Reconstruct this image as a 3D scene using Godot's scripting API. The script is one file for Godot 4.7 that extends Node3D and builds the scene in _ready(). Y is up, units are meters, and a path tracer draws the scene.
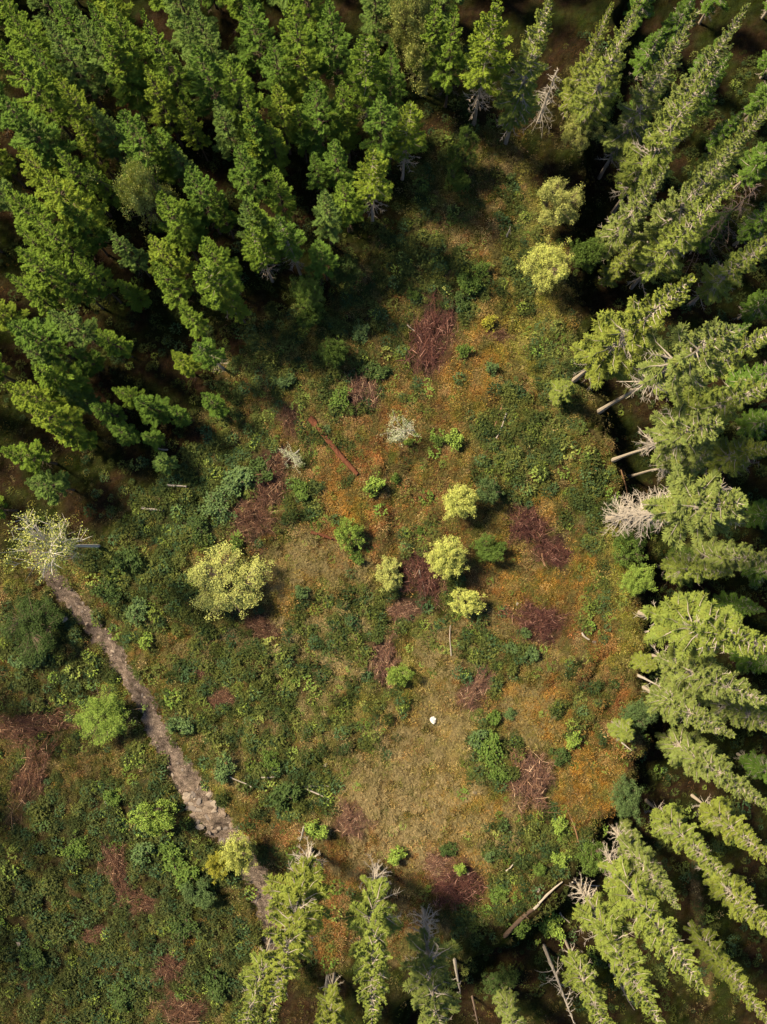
extends Node3D
# A forest clearing seen from a drone: young spruces on the left, tall old spruces on the right,
# a mossy knoll with brush piles, saplings and a stony path. Metres, y up, north (-z) is up in the picture.

const EYE := Vector3(0, 60, 0)
const TILT := 2.5
const FOV := 67.9
const SUN_FROM := Vector3(-1.0, 1.12, -0.60)
var focal := 512.0 / tan(deg_to_rad(FOV / 2.0))
var look := Basis(Vector3.RIGHT, deg_to_rad(-90.0 + TILT))

# ------------------------------------------------------------------ camera geometry used for surveying
func ray(px: float, py: float) -> Vector3:
	return look * Vector3((px - 383.5) / focal, -(py - 512.0) / focal, -1.0)

func on_plane(px: float, py: float, y: float) -> Vector3:
	var d := ray(px, py)
	return EYE + d * ((y - EYE.y) / d.y)

func ground(px: float, py: float) -> Vector3:
	var y := 0.0
	var p := Vector3.ZERO
	for k in 4:
		p = on_plane(px, py, y)
		y = height(p.x, p.z)
	return p

func seen_at(p: Vector3) -> Vector2:
	var q := look.inverse() * (p - EYE)
	return Vector2(383.5 - q.x / q.z * focal, 512.0 + q.y / q.z * focal)

# ------------------------------------------------------------------ terrain
const CELL := 0.25
const X0 := -46.0
const Z0 := -58.0
const NX := 369
const NZ := 453
var heights := PackedFloat32Array()
var cover := {}          # kind of ground cover -> weight per grid point
var n_big := FastNoiseLite.new()
var n_mid := FastNoiseLite.new()
var n_fine := FastNoiseLite.new()
var n_cell := FastNoiseLite.new()
var low_ground := PackedVector2Array()
var path_line := PackedVector2Array()
var path_half := PackedFloat32Array()

func noise_setup() -> void:
	var k := 0
	for n in [n_big, n_mid, n_fine]:
		n.seed = 11 + k
		n.noise_type = FastNoiseLite.TYPE_SIMPLEX_SMOOTH
		n.fractal_type = FastNoiseLite.FRACTAL_FBM
		n.fractal_octaves = 3
		n.frequency = [0.06, 0.32, 1.1][k]
		k += 1
	n_cell.seed = 77
	n_cell.noise_type = FastNoiseLite.TYPE_CELLULAR
	n_cell.cellular_return_type = FastNoiseLite.RETURN_CELL_VALUE
	n_cell.frequency = 0.75

const MOSAIC := [Color(0.112, 0.042, 0.019), Color(0.072, 0.084, 0.018), Color(0.165, 0.092, 0.022), Color(0.050, 0.070, 0.015), Color(0.130, 0.060, 0.024), Color(0.205, 0.158, 0.076), Color(0.036, 0.028, 0.016), Color(0.120, 0.118, 0.024), Color(0.060, 0.078, 0.017), Color(0.150, 0.110, 0.036)]
func mosaic(x: float, z: float) -> Color:      # patchwork of mosses, heath and turf about a metre across
	var u := x + n_fine.get_noise_2d(x, z) * 0.7
	var v := z + n_fine.get_noise_2d(x + 50, z) * 0.7
	return MOSAIC[clampi(int((n_cell.get_noise_2d(u, v) * 0.5 + 0.5) * 10.0), 0, 9)]

func flat(px: float, py: float) -> Vector2:
	var p := on_plane(px, py, 0.0)
	return Vector2(p.x, p.z)

func edge_distance(p: Vector2, poly: PackedVector2Array) -> float:
	var best := 1e9
	for i in poly.size():
		var q := Geometry2D.get_closest_point_to_segment(p, poly[i], poly[(i + 1) % poly.size()])
		best = minf(best, p.distance_squared_to(q))
	return sqrt(best) * (1.0 if Geometry2D.is_point_in_polygon(p, poly) else -1.0)

func path_near(p: Vector2) -> Vector2:      # distance to the path's middle line, half width there
	var best := 1e9
	var half := 1.0
	for i in path_line.size() - 1:
		var q := Geometry2D.get_closest_point_to_segment(p, path_line[i], path_line[i + 1])
		var d := p.distance_squared_to(q)
		if d < best:
			best = d
			half = lerpf(path_half[i], path_half[i + 1], q.distance_to(path_line[i]) / path_line[i].distance_to(path_line[i + 1]))
	return Vector2(sqrt(best), half)

func raw_height(x: float, z: float) -> float:
	var p := Vector2(x, z)
	var h := n_big.get_noise_2d(x, z) * 0.9 + n_mid.get_noise_2d(x, z) * 0.28 + n_fine.get_noise_2d(x, z) * 0.09
	var d := -50.0
	if x > -2.0:
		d = edge_distance(p, low_ground) + n_mid.get_noise_2d(x + 70, z) * 1.2
	h -= 3.2 * smoothstep(-0.3, 1.9, d)
	h += 0.35 * exp(-pow((d + 1.5) / 2.0, 2.0))
	for f in furrows:
		var q := Geometry2D.get_closest_point_to_segment(p, f[0], f[1])
		var e := p.distance_to(q)
		if e < 1.6:
			h -= f[2] * exp(-e * e / 0.16) - 0.16 * exp(-pow(e - 0.85, 2.0) / 0.12)
	return h

var furrows := []

func terrain() -> void:
	for q in [[575, 250], [585, 330], [600, 420], [618, 480], [628, 560], [640, 625], [648, 690], [640, 745], [616, 805], [596, 850], [566, 888], [528, 925], [470, 968], [400, 1010], [380, 1300], [1400, 1300], [1400, -400], [720, -400], [590, 120]]:
		low_ground.append(flat(q[0], q[1]))
	var k := 0
	for q in [[30, 545], [58, 585], [85, 618], [114, 655], [141, 700], [163, 745], [188, 784], [212, 817], [240, 851], [259, 882], [270, 925], [272, 965]]:
		path_line.append(flat(q[0], q[1]))
		path_half.append([0.5, 0.75, 0.82, 0.8, 0.85, 0.95, 1.15, 1.3, 1.15, 1.0, 0.9, 0.6][k])
		k += 1
	for f in [[556, 722, 590, 676, 0.45], [583, 742, 606, 706, 0.55], [606, 706, 622, 684, 0.4], [590, 676, 600, 660, 0.4], [496, 700, 520, 668, 0.2], [390, 470, 396, 545, 0.2], [384, 440, 390, 470, 0.15], [330, 735, 385, 650, 0.18]]:
		furrows.append([flat(f[0], f[1]), flat(f[2], f[3]), f[4]])
	heights.resize(NX * NZ)
	for j in NZ:
		for i in NX:
			heights[j * NX + i] = raw_height(X0 + i * CELL, Z0 + j * CELL)
	for i in path_line.size() - 1:      # the path is trodden into the ground
		var a := path_line[i]
		var b := path_line[i + 1]
		var lo := a.min(b) - Vector2(2, 2)
		var hi := a.max(b) + Vector2(2, 2)
		for j in range(maxi(0, int((lo.y - Z0) / CELL)), mini(NZ, int((hi.y - Z0) / CELL) + 2)):
			for c in range(maxi(0, int((lo.x - X0) / CELL)), mini(NX, int((hi.x - X0) / CELL) + 2)):
				var p := Vector2(X0 + c * CELL, Z0 + j * CELL)
				var w := path_near(p)
				heights[j * NX + c] = raw_height(p.x, p.y) - 0.26 * smoothstep(w.y + 0.5, w.y - 0.1, w.x)

func height(x: float, z: float) -> float:
	var u := clampf((x - X0) / CELL, 0.0, NX - 1.01)
	var v := clampf((z - Z0) / CELL, 0.0, NZ - 1.01)
	var i := int(u)
	var j := int(v)
	var a := j * NX + i
	return lerpf(lerpf(heights[a], heights[a + 1], u - i), lerpf(heights[a + NX], heights[a + NX + 1], u - i), v - j)

func put_down(p: Vector3, sink := 0.0) -> Vector3:
	return Vector3(p.x, height(p.x, p.z) - sink, p.z)

# patches of ground cover: px, py, half width, half height (px), turn (degrees), strength
const PATCHES := {
	"dimmed_scrub": [[110, 920, 190, 200, 0, 1], [30, 740, 90, 110, 0, 1], [60, 640, 70, 60, 30, .8]],  # browner plants; their colour also carries the shade of the lower left
	"leafy": [[180, 500, 90, 60, -20, 1], [150, 580, 70, 50, 30, .85], [240, 690, 95, 75, 0, .68], [290, 780, 50, 40, 0, .8], [120, 920, 170, 150, 0, .8], [60, 660, 80, 70, 30, .8], [150, 860, 100, 110, 0, .8], [40, 900, 80, 150, 0, .75], [350, 625, 55, 45, 0, .7], [490, 660, 35, 45, 20, .8], [490, 760, 30, 35, 0, .9], [520, 440, 55, 60, 30, .8], [590, 500, 26, 50, 0, .7], [595, 600, 20, 40, 0, .4], [340, 375, 45, 50, 20, .75], [450, 285, 45, 40, 0, .8], [300, 500, 30, 30, 0, .6], [400, 250, 60, 40, 0, .7], [520, 250, 25, 80, 0, .6], [540, 860, 60, 50, 0, .7], [480, 900, 50, 40, 0, .6], [520, 960, 90, 50, 0, .7], [430, 590, 40, 60, 0, .5], [560, 370, 30, 60, 0, .6], [240, 450, 50, 25, 0, .8], [340, 730, 45, 40, 0, .6], [370, 700, 40, 40, 0, .5], [580, 700, 30, 40, 0, .5], [680, 400, 60, 300, 0, .5], [700, 850, 60, 200, 0, .5], [740, 100, 90, 200, 0, 1], [740, 420, 80, 220, 0, 1], [750, 760, 70, 300, 0, .9], [660, 980, 80, 70, 0, .8], [640, 60, 70, 100, 0, .7], [200, 250, 240, 240, 0, .6], [420, 100, 80, 120, 0, .6]],
	"slash": [[432, 335, 26, 50, 8, 1], [270, 480, 24, 42, 25, 1], [250, 520, 24, 24, 0, .9], [525, 524, 26, 20, 20, 1], [555, 552, 30, 20, 25, 1], [540, 622, 28, 20, 10, 1], [425, 575, 22, 26, 0, 1], [405, 610, 18, 14, 0, 1], [382, 662, 18, 28, 10, 1], [530, 778, 26, 30, 0, 1], [475, 690, 16, 26, 35, .9], [458, 885, 34, 26, 15, 1], [440, 865, 22, 14, 0, .9], [30, 725, 40, 17, -10, .75], [28, 785, 18, 44, 15, .75], [118, 868, 13, 30, -20, .8], [140, 902, 22, 12, 10, .8], [95, 935, 15, 10, 0, .8], [170, 965, 16, 18, 0, 1], [185, 1008, 24, 18, 0, 1], [350, 820, 18, 20, 0, .8], [222, 698, 20, 10, 0, .9], [262, 628, 18, 16, 20, .9], [360, 395, 20, 26, 0, .8], [495, 335, 14, 10, 0, .8], [290, 420, 10, 16, 0, .8], [200, 672, 10, 8, 0, .8], [300, 690, 10, 8, 0, .6], [560, 640, 14, 8, 0, .5]],
	"rust": [[365, 455, 24, 34, 0, 1], [372, 520, 30, 36, 0, 1], [335, 515, 40, 30, 0, .8], [595, 625, 22, 34, 0, 1], [575, 600, 20, 30, 0, .8], [330, 470, 24, 24, 0, .8], [360, 545, 36, 26, 0, .7], [470, 690, 40, 24, 0, .6], [565, 700, 34, 40, 20, .8], [610, 700, 20, 40, 0, .7], [600, 645, 22, 14, 0, 1], [390, 400, 60, 40, 0, .5], [270, 400, 60, 60, 0, .5], [330, 870, 50, 50, 0, .8], [310, 950, 40, 60, 0, .9], [430, 870, 50, 30, 0, .7], [470, 400, 60, 60, 0, .5], [500, 610, 50, 70, 0, .6], [440, 500, 60, 80, 0, .45], [260, 840, 40, 40, 0, .7], [380, 730, 60, 30, 0, .4], [320, 380, 50, 60, 0, .5], [590, 740, 30, 50, 0, .6]],
	"orange": [[592, 785, 34, 46, 20, 1], [548, 585, 16, 20, 0, 1], [345, 505, 26, 30, 0, .9], [585, 585, 14, 30, 0, .9], [560, 725, 22, 26, 0, .8], [500, 560, 20, 50, 0, .6], [510, 665, 16, 12, 0, .9], [470, 800, 60, 40, 0, .5], [480, 880, 50, 40, 0, .6], [545, 510, 14, 20, 0, .7], [530, 700, 40, 30, 0, .6], [270, 600, 30, 30, 0, .6], [320, 600, 40, 40, 0, .5], [520, 900, 26, 22, 0, .8], [490, 310, 40, 60, 0, .5], [480, 370, 40, 40, 0, .6], [250, 850, 30, 30, 0, .5]],
	"straw": [[395, 810, 85, 42, -8, 1], [330, 640, 45, 50, 20, .9], [285, 645, 30, 34, 0, .9], [440, 740, 60, 50, 0, .75], [390, 850, 70, 30, 0, .9], [295, 575, 40, 30, 0, .7], [330, 560, 50, 30, 0, .6], [445, 650, 40, 50, 0, .7], [530, 720, 40, 40, 0, .6], [260, 760, 50, 40, 0, .5], [220, 705, 14, 14, 0, .9], [480, 640, 30, 50, 0, .4], [540, 640, 40, 30, 0, .4], [400, 760, 80, 50, 0, .8], [480, 830, 60, 40, 0, .7], [240, 640, 40, 30, 10, .6], [200, 660, 26, 20, 0, .6], [310, 720, 40, 26, 0, .6], [230, 740, 36, 20, 0, .6], [716, 930, 6, 75, -6, 1], [726, 1000, 7, 40, -4, .8]],
	"moss": [[614, 560, 18, 50, 0, 1], [622, 635, 22, 30, 0, 1], [600, 610, 26, 60, 0, .6], [525, 310, 40, 90, 0, .9], [545, 250, 30, 110, 0, .9], [500, 420, 60, 40, 0, .7], [535, 740, 40, 34, 0, .7], [112, 672, 16, 40, -35, .9], [170, 790, 12, 50, -35, .8], [240, 960, 26, 70, 0, .8], [225, 790, 14, 50, -35, .6], [365, 700, 20, 40, 15, .8], [430, 150, 40, 60, 0, .5], [470, 760, 50, 60, 0, .5], [15, 790, 26, 30, 0, .6], [60, 640, 30, 30, 0, .4], [400, 690, 60, 60, 0, .4], [290, 330, 50, 60, 0, .6], [500, 480, 50, 50, 0, .5], [550, 420, 40, 40, 0, .4]],
}

func lay_cover() -> void:
	for kind in PATCHES:
		var w := PackedFloat32Array()
		w.resize(NX * NZ)
		var off := 100.0 * cover.size()
		for q in PATCHES[kind]:
			var c := flat(q[0], q[1])
			var rx: float = q[2] * 60.0 / focal
			var rz: float = q[3] * 60.0 / focal
			var t := deg_to_rad(q[4])
			var reach := maxf(rx, rz) * 1.5
			for j in range(maxi(0, int((c.y - reach - Z0) / CELL)), mini(NZ, int((c.y + reach - Z0) / CELL) + 1)):
				for i in range(maxi(0, int((c.x - reach - X0) / CELL)), mini(NX, int((c.x + reach - X0) / CELL) + 1)):
					var x := X0 + i * CELL
					var z := Z0 + j * CELL
					var d := Vector2(x, z) - c
					d = d.rotated(-t)
					var e := Vector2(d.x / rx, d.y / rz).length()
					e += n_mid.get_noise_2d(x + off, z) * 0.55 + n_fine.get_noise_2d(x, z + off) * 0.3
					var s: float = q[5] * smoothstep(1.1, 0.6, e)
					var a := j * NX + i
					if s > w[a]:
						w[a] = s
		cover[kind] = w

func lay_clearing() -> void:        # 1 on the open knoll and the felled ground, 0 on the forest floor
	var poly := PackedVector2Array()
	for q in [[245, 335], [330, 290], [395, 220], [430, 130], [520, 110], [560, 250], [580, 380], [620, 480], [642, 620], [642, 760], [590, 850], [480, 930], [400, 965], [290, 970], [230, 1100], [-120, 1100], [-120, 590], [90, 540], [180, 460]]:
		poly.append(flat(q[0], q[1]))
	var w := PackedFloat32Array()
	w.resize(NX * NZ)
	for j in NZ:
		for i in NX:
			var p := Vector2(X0 + i * CELL, Z0 + j * CELL)
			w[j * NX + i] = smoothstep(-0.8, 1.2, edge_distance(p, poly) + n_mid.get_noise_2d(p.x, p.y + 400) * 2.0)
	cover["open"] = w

func weight(kind: String, x: float, z: float) -> float:
	var i := clampi(roundi((x - X0) / CELL), 0, NX - 1)
	var j := clampi(roundi((z - Z0) / CELL), 0, NZ - 1)
	return cover[kind][j * NX + i]

# ground colours (linear)
const SOIL := Color(0.0364, 0.0280, 0.0154)
const TURF := Color(0.0525, 0.0504, 0.0154)
const TINT := {"leafy": Color(0.0377, 0.0499, 0.0200), "slash": Color(0.050, 0.031, 0.025), "rust": Color(0.130, 0.044, 0.018), "orange": Color(0.180, 0.092, 0.017), "straw": Color(0.225, 0.160, 0.072), "moss": Color(0.118, 0.126, 0.018)}

func ground_color(x: float, z: float) -> Color:
	var a := n_mid.get_noise_2d(x * 0.8 + 31, z * 0.8) * 0.9 + 0.5
	var b := n_fine.get_noise_2d(x * 1.6, z * 1.6 + 17)
	var c := SOIL.lerp(TURF, clampf(a, 0, 1))
	c = c.lerp(mosaic(x, z), 0.75)
	for kind in ["moss", "straw", "rust", "orange", "leafy", "slash"]:
		c = c.lerp(TINT[kind], clampf(weight(kind, x, z) * (0.85 if kind == "leafy" else 0.6 if kind == "straw" else 0.8), 0, 1))
	c = c.lerp(Color(0.040, 0.030, 0.017), 0.6 * weight("dimmed_scrub", x, z))  # lower-left shade put into the ground colour, along with browner plants
	var free := 1.0 - weight("slash", x, z)
	c = c.lerp(Color(0.018, 0.013, 0.008), 0.75 * free * smoothstep(0.10, 0.38, n_fine.get_noise_2d(x * 0.7 + 300, z * 0.7)))
	c = c.lerp(Color(0.15, 0.11, 0.05), 0.6 * free * smoothstep(0.16, 0.42, n_fine.get_noise_2d(x * 0.6 - 300, z * 0.6)) * (1.0 - 0.7 * weight("leafy", x, z)))
	c = c.lerp(Color(0.036, 0.043, 0.010), 0.7 * free * smoothstep(0.08, 0.34, n_mid.get_noise_2d(x * 2.1, z * 2.1 - 300)))
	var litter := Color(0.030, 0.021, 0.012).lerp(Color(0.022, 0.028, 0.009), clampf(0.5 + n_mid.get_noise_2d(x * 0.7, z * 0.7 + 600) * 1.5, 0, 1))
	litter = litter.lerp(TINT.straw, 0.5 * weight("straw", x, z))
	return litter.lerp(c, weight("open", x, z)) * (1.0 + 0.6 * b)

func spread(lo: float, hi: float, n: int, far: float) -> PackedFloat32Array:
	var out := PackedFloat32Array()
	var outer := [far, far * 0.6, far * 0.36, far * 0.22, 22.0, 12.0, 6.0, 2.5]
	for d in outer:
		out.append(lo - d)
	for i in n:
		out.append(lo + (hi - lo) * i / (n - 1.0))
	outer.reverse()
	for d in outer:
		out.append(hi + d)
	return out

func build_ground() -> void:
	var xs := spread(X0, X0 + (NX - 1) * CELL, NX, 380.0)
	var zs := spread(Z0, Z0 + (NZ - 1) * CELL, NZ, 380.0)
	var v := PackedVector3Array()
	var n := PackedVector3Array()
	var c := PackedColorArray()
	var ix := PackedInt32Array()
	var w := xs.size()
	for z in zs:
		for x in xs:
			var out_ := maxf(maxf(X0 - x, x - X0 - (NX - 1) * CELL), maxf(Z0 - z, z - Z0 - (NZ - 1) * CELL))
			v.append(Vector3(x, lerpf(height(x, z), n_big.get_noise_2d(x, z) * 0.9 - 1.0, smoothstep(0.0, 12.0, out_)), z))
			n.append(Vector3(height(x - CELL, z) - height(x + CELL, z), 2.0 * CELL, height(x, z - CELL) - height(x, z + CELL)).normalized())
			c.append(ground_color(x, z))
	for j in zs.size() - 1:
		for i in w - 1:
			var a := j * w + i
			ix.append_array([a, a + 1, a + w, a + 1, a + w + 1, a + w])
	var m := mesh_of(v, c, n, ix)
	var o := piece("ground", m, earth(), self)
	o.set_meta("kind", "structure")
	o.set_meta("label", "mossy uneven clearing floor of rust, straw and green patches")

# ------------------------------------------------------------------ materials
var mats := {}

func speckle(scale: float, seed_: int, low: float, high: float) -> NoiseTexture2D:
	var f := FastNoiseLite.new()
	f.seed = seed_
	f.frequency = scale
	f.fractal_octaves = 5
	var t := NoiseTexture2D.new()
	t.width = 512
	t.height = 512
	t.seamless = true
	t.noise = f
	var g := Gradient.new()
	g.set_color(0, Color(low, low, low))
	g.set_color(1, Color(high, high, high))
	t.color_ramp = g
	return t

func bumps(scale: float, seed_: int, strength: float) -> NoiseTexture2D:
	var t := speckle(scale, seed_, 0, 1)
	t.color_ramp = null
	t.as_normal_map = true
	t.bump_strength = strength
	return t

func earth() -> StandardMaterial3D:
	if not mats.has("earth"):
		var m := StandardMaterial3D.new()
		m.vertex_color_use_as_albedo = true
		m.roughness = 1.0
		m.metallic_specular = 0.04
		m.albedo_texture = speckle(0.05, 5, 0.35, 1.0)
		m.normal_enabled = true
		m.normal_texture = bumps(0.06, 8, 7.0)
		m.uv1_triplanar = true
		m.uv1_world_triplanar = true
		m.uv1_scale = Vector3(0.33, 0.33, 0.33)
		mats.earth = m
	return mats.earth

func leaf_mat(tone: String) -> StandardMaterial3D:
	if not mats.has(tone):
		var m := StandardMaterial3D.new()
		m.vertex_color_use_as_albedo = true
		m.roughness = 0.9
		m.metallic_specular = 0.06
		m.cull_mode = BaseMaterial3D.CULL_DISABLED
		m.backlight_enabled = true
		m.backlight = Color(0.34, 0.40, 0.2)
		m.albedo_color = Color(TONES[tone][0], TONES[tone][1], TONES[tone][2]).linear_to_srgb()
		mats[tone] = m
	return mats[tone]

# crown tints as linear factors on the leaves' own vertex colours (which lie round 1)
const TONES := {
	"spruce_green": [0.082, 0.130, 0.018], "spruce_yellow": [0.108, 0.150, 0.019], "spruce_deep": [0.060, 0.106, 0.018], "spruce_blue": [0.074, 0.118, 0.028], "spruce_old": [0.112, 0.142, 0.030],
	"spruce_olive": [0.112, 0.136, 0.026], "spruce_grey": [0.100, 0.125, 0.034],
	"leaf_lime": [0.320, 0.350, 0.090], "leaf_bright": [0.140, 0.205, 0.040], "leaf_green": [0.062, 0.100, 0.022], "leaf_dark": [0.036, 0.058, 0.018], "leaf_bluish": [0.062, 0.098, 0.036], "leaf_pale": [0.265, 0.285, 0.085], "leaf_yellow": [0.200, 0.200, 0.030], "leaf_lichen": [0.230, 0.255, 0.160],
	"plain": [1.0, 1.0, 1.0],
}

func wood_mat(called: String, c: Color, contrast := 0.5) -> StandardMaterial3D:
	if not mats.has(called):
		var m := StandardMaterial3D.new()
		m.albedo_color = c.linear_to_srgb()
		m.roughness = 0.95
		m.metallic_specular = 0.08
		m.albedo_texture = speckle(0.04, called.length() * 7, 1.0 - contrast, 1.0)
		m.uv1_triplanar = true
		m.uv1_scale = Vector3(1.6, 0.5, 1.6)
		mats[called] = m
	return mats[called]

# ------------------------------------------------------------------ mesh helpers
func mesh_of(v: PackedVector3Array, c := PackedColorArray(), n := PackedVector3Array(), ix := PackedInt32Array()) -> ArrayMesh:
	var a := []
	a.resize(Mesh.ARRAY_MAX)
	a[Mesh.ARRAY_VERTEX] = v
	if c.size():
		a[Mesh.ARRAY_COLOR] = c
	if n.size():
		a[Mesh.ARRAY_NORMAL] = n
	if ix.size():
		a[Mesh.ARRAY_INDEX] = ix
	var m := ArrayMesh.new()
	m.add_surface_from_arrays(Mesh.PRIMITIVE_TRIANGLES, a)
	return m

func piece(called: String, m: Mesh, mat: Material, parent: Node3D) -> MeshInstance3D:
	var o := MeshInstance3D.new()
	o.name = called if parent != self else numbered(called)
	o.mesh = m
	o.material_override = mat
	parent.add_child(o, true)
	return o

var used := {}
func numbered(called: String) -> String:
	used[called] = used.get(called, -1) + 1
	return called if used[called] == 0 else "%s_%03d" % [called, used[called]]

func thing(called: String, at: Vector3) -> Node3D:
	var o := Node3D.new()
	o.name = numbered(called)
	o.position = at
	add_child(o)
	return o

func tag(o: Node3D, label: String, category: String, group := "") -> void:
	o.set_meta("label", label)
	o.set_meta("category", category)
	if group:
		o.set_meta("group", group)

func tube(v: PackedVector3Array, pts: Array, radii: Array, sides: int, closed := true) -> void:
	var rings := []
	for k in pts.size():
		var d: Vector3 = (pts[mini(k + 1, pts.size() - 1)] - pts[maxi(k - 1, 0)]).normalized()
		var s := d.cross(Vector3(0.31, 0.2, 0.93)).normalized()
		var t := d.cross(s)
		var ring := []
		for i in sides:
			var a := TAU * i / sides
			ring.append(pts[k] + (s * cos(a) + t * sin(a)) * radii[k])
		rings.append(ring)
	for k in pts.size() - 1:
		for i in sides:
			var j := (i + 1) % sides
			v.append_array([rings[k][i], rings[k][j], rings[k + 1][i], rings[k][j], rings[k + 1][j], rings[k + 1][i]])
	if closed:
		for i in sides:
			var j := (i + 1) % sides
			v.append_array([pts[-1], rings[-1][i], rings[-1][j]])
			v.append_array([pts[0], rings[0][j], rings[0][i]])

func kite(v: PackedVector3Array, c: PackedColorArray, p: Vector3, d: Vector3, side: Vector3, length: float, wide: float, col: Color) -> void:
	var m := p + d * (length * 0.45)
	var e := p + d * length
	var s := side * (wide * 0.5)
	v.append_array([p, m + s, e, p, e, m - s])
	c.append_array([col, col, col, col, col, col])

# ------------------------------------------------------------------ conifers
class TreeShape:
	var trunk: Mesh
	var limbs: Mesh
	var crown: Mesh
	var tall := 1.0

func spruce(r: RandomNumberGenerator, o: Dictionary) -> TreeShape:
	var h: float = o.h
	var tv := PackedVector3Array()
	var pts := []
	var rad := []
	for k in 9:
		var t := k / 8.0
		pts.append(Vector3(r.randf_range(-1, 1) * 0.05 * (1 if k else 0), t * h - 0.25, r.randf_range(-1, 1) * 0.05 * (1 if k else 0)))
		rad.append(lerpf(o.stem, 0.012, pow(t, 0.9)) * (1.35 if k == 0 else 1.0))
	tube(tv, pts, rad, 8)
	var bv := PackedVector3Array()
	var fv := PackedVector3Array()
	var fc := PackedColorArray()
	var base: float = o.base * h
	var y: float = base * o.get("dead_from", 0.6)
	var gap: float = o.gap
	while y < h - 0.15:
		var t := clampf((y - base) / (h - base), 0.0, 1.0)
		var dead := y < base
		var n := r.randi_range(o.n - 1, o.n + 1)
		if t > 0.85:
			n = maxi(4, n - 2)
		var a0 := r.randf() * TAU
		for k in n:
			var a := a0 + TAU * k / n + r.randf_range(-0.3, 0.3)
			var full: float = o.r * pow(1.0 - t, o.shape) * lerpf(o.get("waist", 0.55), 1.0, smoothstep(-0.02, 0.22, t)) + 0.12
			var len_: float = full * r.randf_range(0.5, 1.28) if not dead else o.r * r.randf_range(0.35, 0.8)
			if r.randf() < o.get("gaps", 0.08):
				continue
			var out_ := Vector3(cos(a), 0, sin(a))
			var rise := lerpf(o.rise_low, o.rise_top, pow(t, 1.3)) + r.randf_range(-0.12, 0.12)
			var sag: float = o.sag * (1.0 - t)
			var foot := Vector3(0, y + r.randf_range(-0.12, 0.12), 0)
			var line := []
			var thick := []
			var seg := 4
			for s in seg + 1:
				var f := s / float(seg)
				line.append(foot + out_ * (len_ * f) + Vector3.UP * len_ * (rise * f - sag * f * f + o.lift * f * f * f) + Vector3(r.randf_range(-1, 1), r.randf_range(-1, 1), r.randf_range(-1, 1)) * 0.04 * len_ * f)
				thick.append(lerpf(o.limb * (0.45 + 0.55 * (1.0 - t)), 0.006, f))
			tube(bv, line, thick, 3, false)
			var across := out_.cross(Vector3.UP)
			var shade := r.randf_range(0.78, 1.22)
			if dead or r.randf() < o.get("bare", 0.0):
				for s in int(len_ * 7.0):          # bare side twigs
					var f := r.randf_range(0.25, 0.95)
					var p := at_line(line, f)
					var d := (out_ * r.randf_range(0.2, 0.9) + across * r.randf_range(-1, 1) + Vector3.UP * r.randf_range(-0.5, 0.3)).normalized()
					tube(bv, [p, p + d * len_ * r.randf_range(0.12, 0.3)], [0.018, 0.007], 3, false)
				continue
			var steps := maxi(3, int(len_ * o.dense))
			for s in steps:
				var f := lerpf(o.start * (1.0 if t < 0.85 else 0.3), 1.0, (s + r.randf() * 0.8) / steps)
				var p := at_line(line, f)
				for sgn in [-1.0, 1.0]:
					var tw := len_ * lerpf(0.40, 0.14, f) * r.randf_range(0.6, 1.25) + 0.10
					var d: Vector3 = (out_ * r.randf_range(0.5, 0.95) + across * sgn * r.randf_range(0.45, 1.0) + Vector3.UP * (rise * 0.4 + r.randf_range(-0.32, 0.25) - o.hang * (1.0 - t))).normalized()
					twig(fv, fc, p, d, tw, r, shade, o.fat)
			twig(fv, fc, line[3], (line[4] - line[3]).normalized(), len_ * 0.32 + 0.16, r, shade * 1.05, o.fat)
		y += gap * r.randf_range(0.75, 1.25) * lerpf(1.0, 0.7, t)
	for k in 8:                                   # the leading shoot
		twig(fv, fc, Vector3(0, h - 0.15 - 0.14 * k, 0), Vector3(cos(k * 2.4), 0.9, sin(k * 2.4)).normalized(), 0.16 + 0.035 * k, r, 1.1, o.fat)
	for k in 5:
		var a := TAU * k / 5.0
		twig(fv, fc, Vector3(0, h - 0.75, 0), Vector3(cos(a) * 0.35, 1, sin(a) * 0.35).normalized(), 0.55, r, 1.1, o.fat)
	var out := TreeShape.new()
	out.trunk = mesh_of(tv)
	out.limbs = mesh_of(bv)
	out.crown = mesh_of(fv, fc) if fv.size() else null
	out.tall = h - 0.25
	return out

func at_line(line: Array, f: float) -> Vector3:
	var u := clampf(f, 0.0, 0.999) * (line.size() - 1)
	return line[int(u)].lerp(line[int(u) + 1], u - int(u))

func twig(v: PackedVector3Array, c: PackedColorArray, p: Vector3, d: Vector3, length: float, r: RandomNumberGenerator, shade: float, fat: float) -> void:
	var side := d.cross(Vector3.UP)
	side = side.normalized() if side.length() > 0.05 else Vector3.RIGHT
	var up := side.cross(d).normalized()
	var s := shade * r.randf_range(0.75, 1.25)
	var col := Color(s * r.randf_range(0.92, 1.12), s, s * r.randf_range(0.8, 1.2))
	kite(v, c, p, d, side, length, fat, col)
	kite(v, c, p, d, up, length * 0.95, fat * 0.8, col)
	for sgn in [-1.0, 1.0]:
		var q := p + d * length * r.randf_range(0.25, 0.6)
		var e: Vector3 = (d * 0.8 + side * sgn * r.randf_range(0.5, 0.9) + up * r.randf_range(-0.3, 0.4)).normalized()
		kite(v, c, q, e, e.cross(up).normalized(), length * r.randf_range(0.4, 0.65), fat * 0.8, col)

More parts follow.
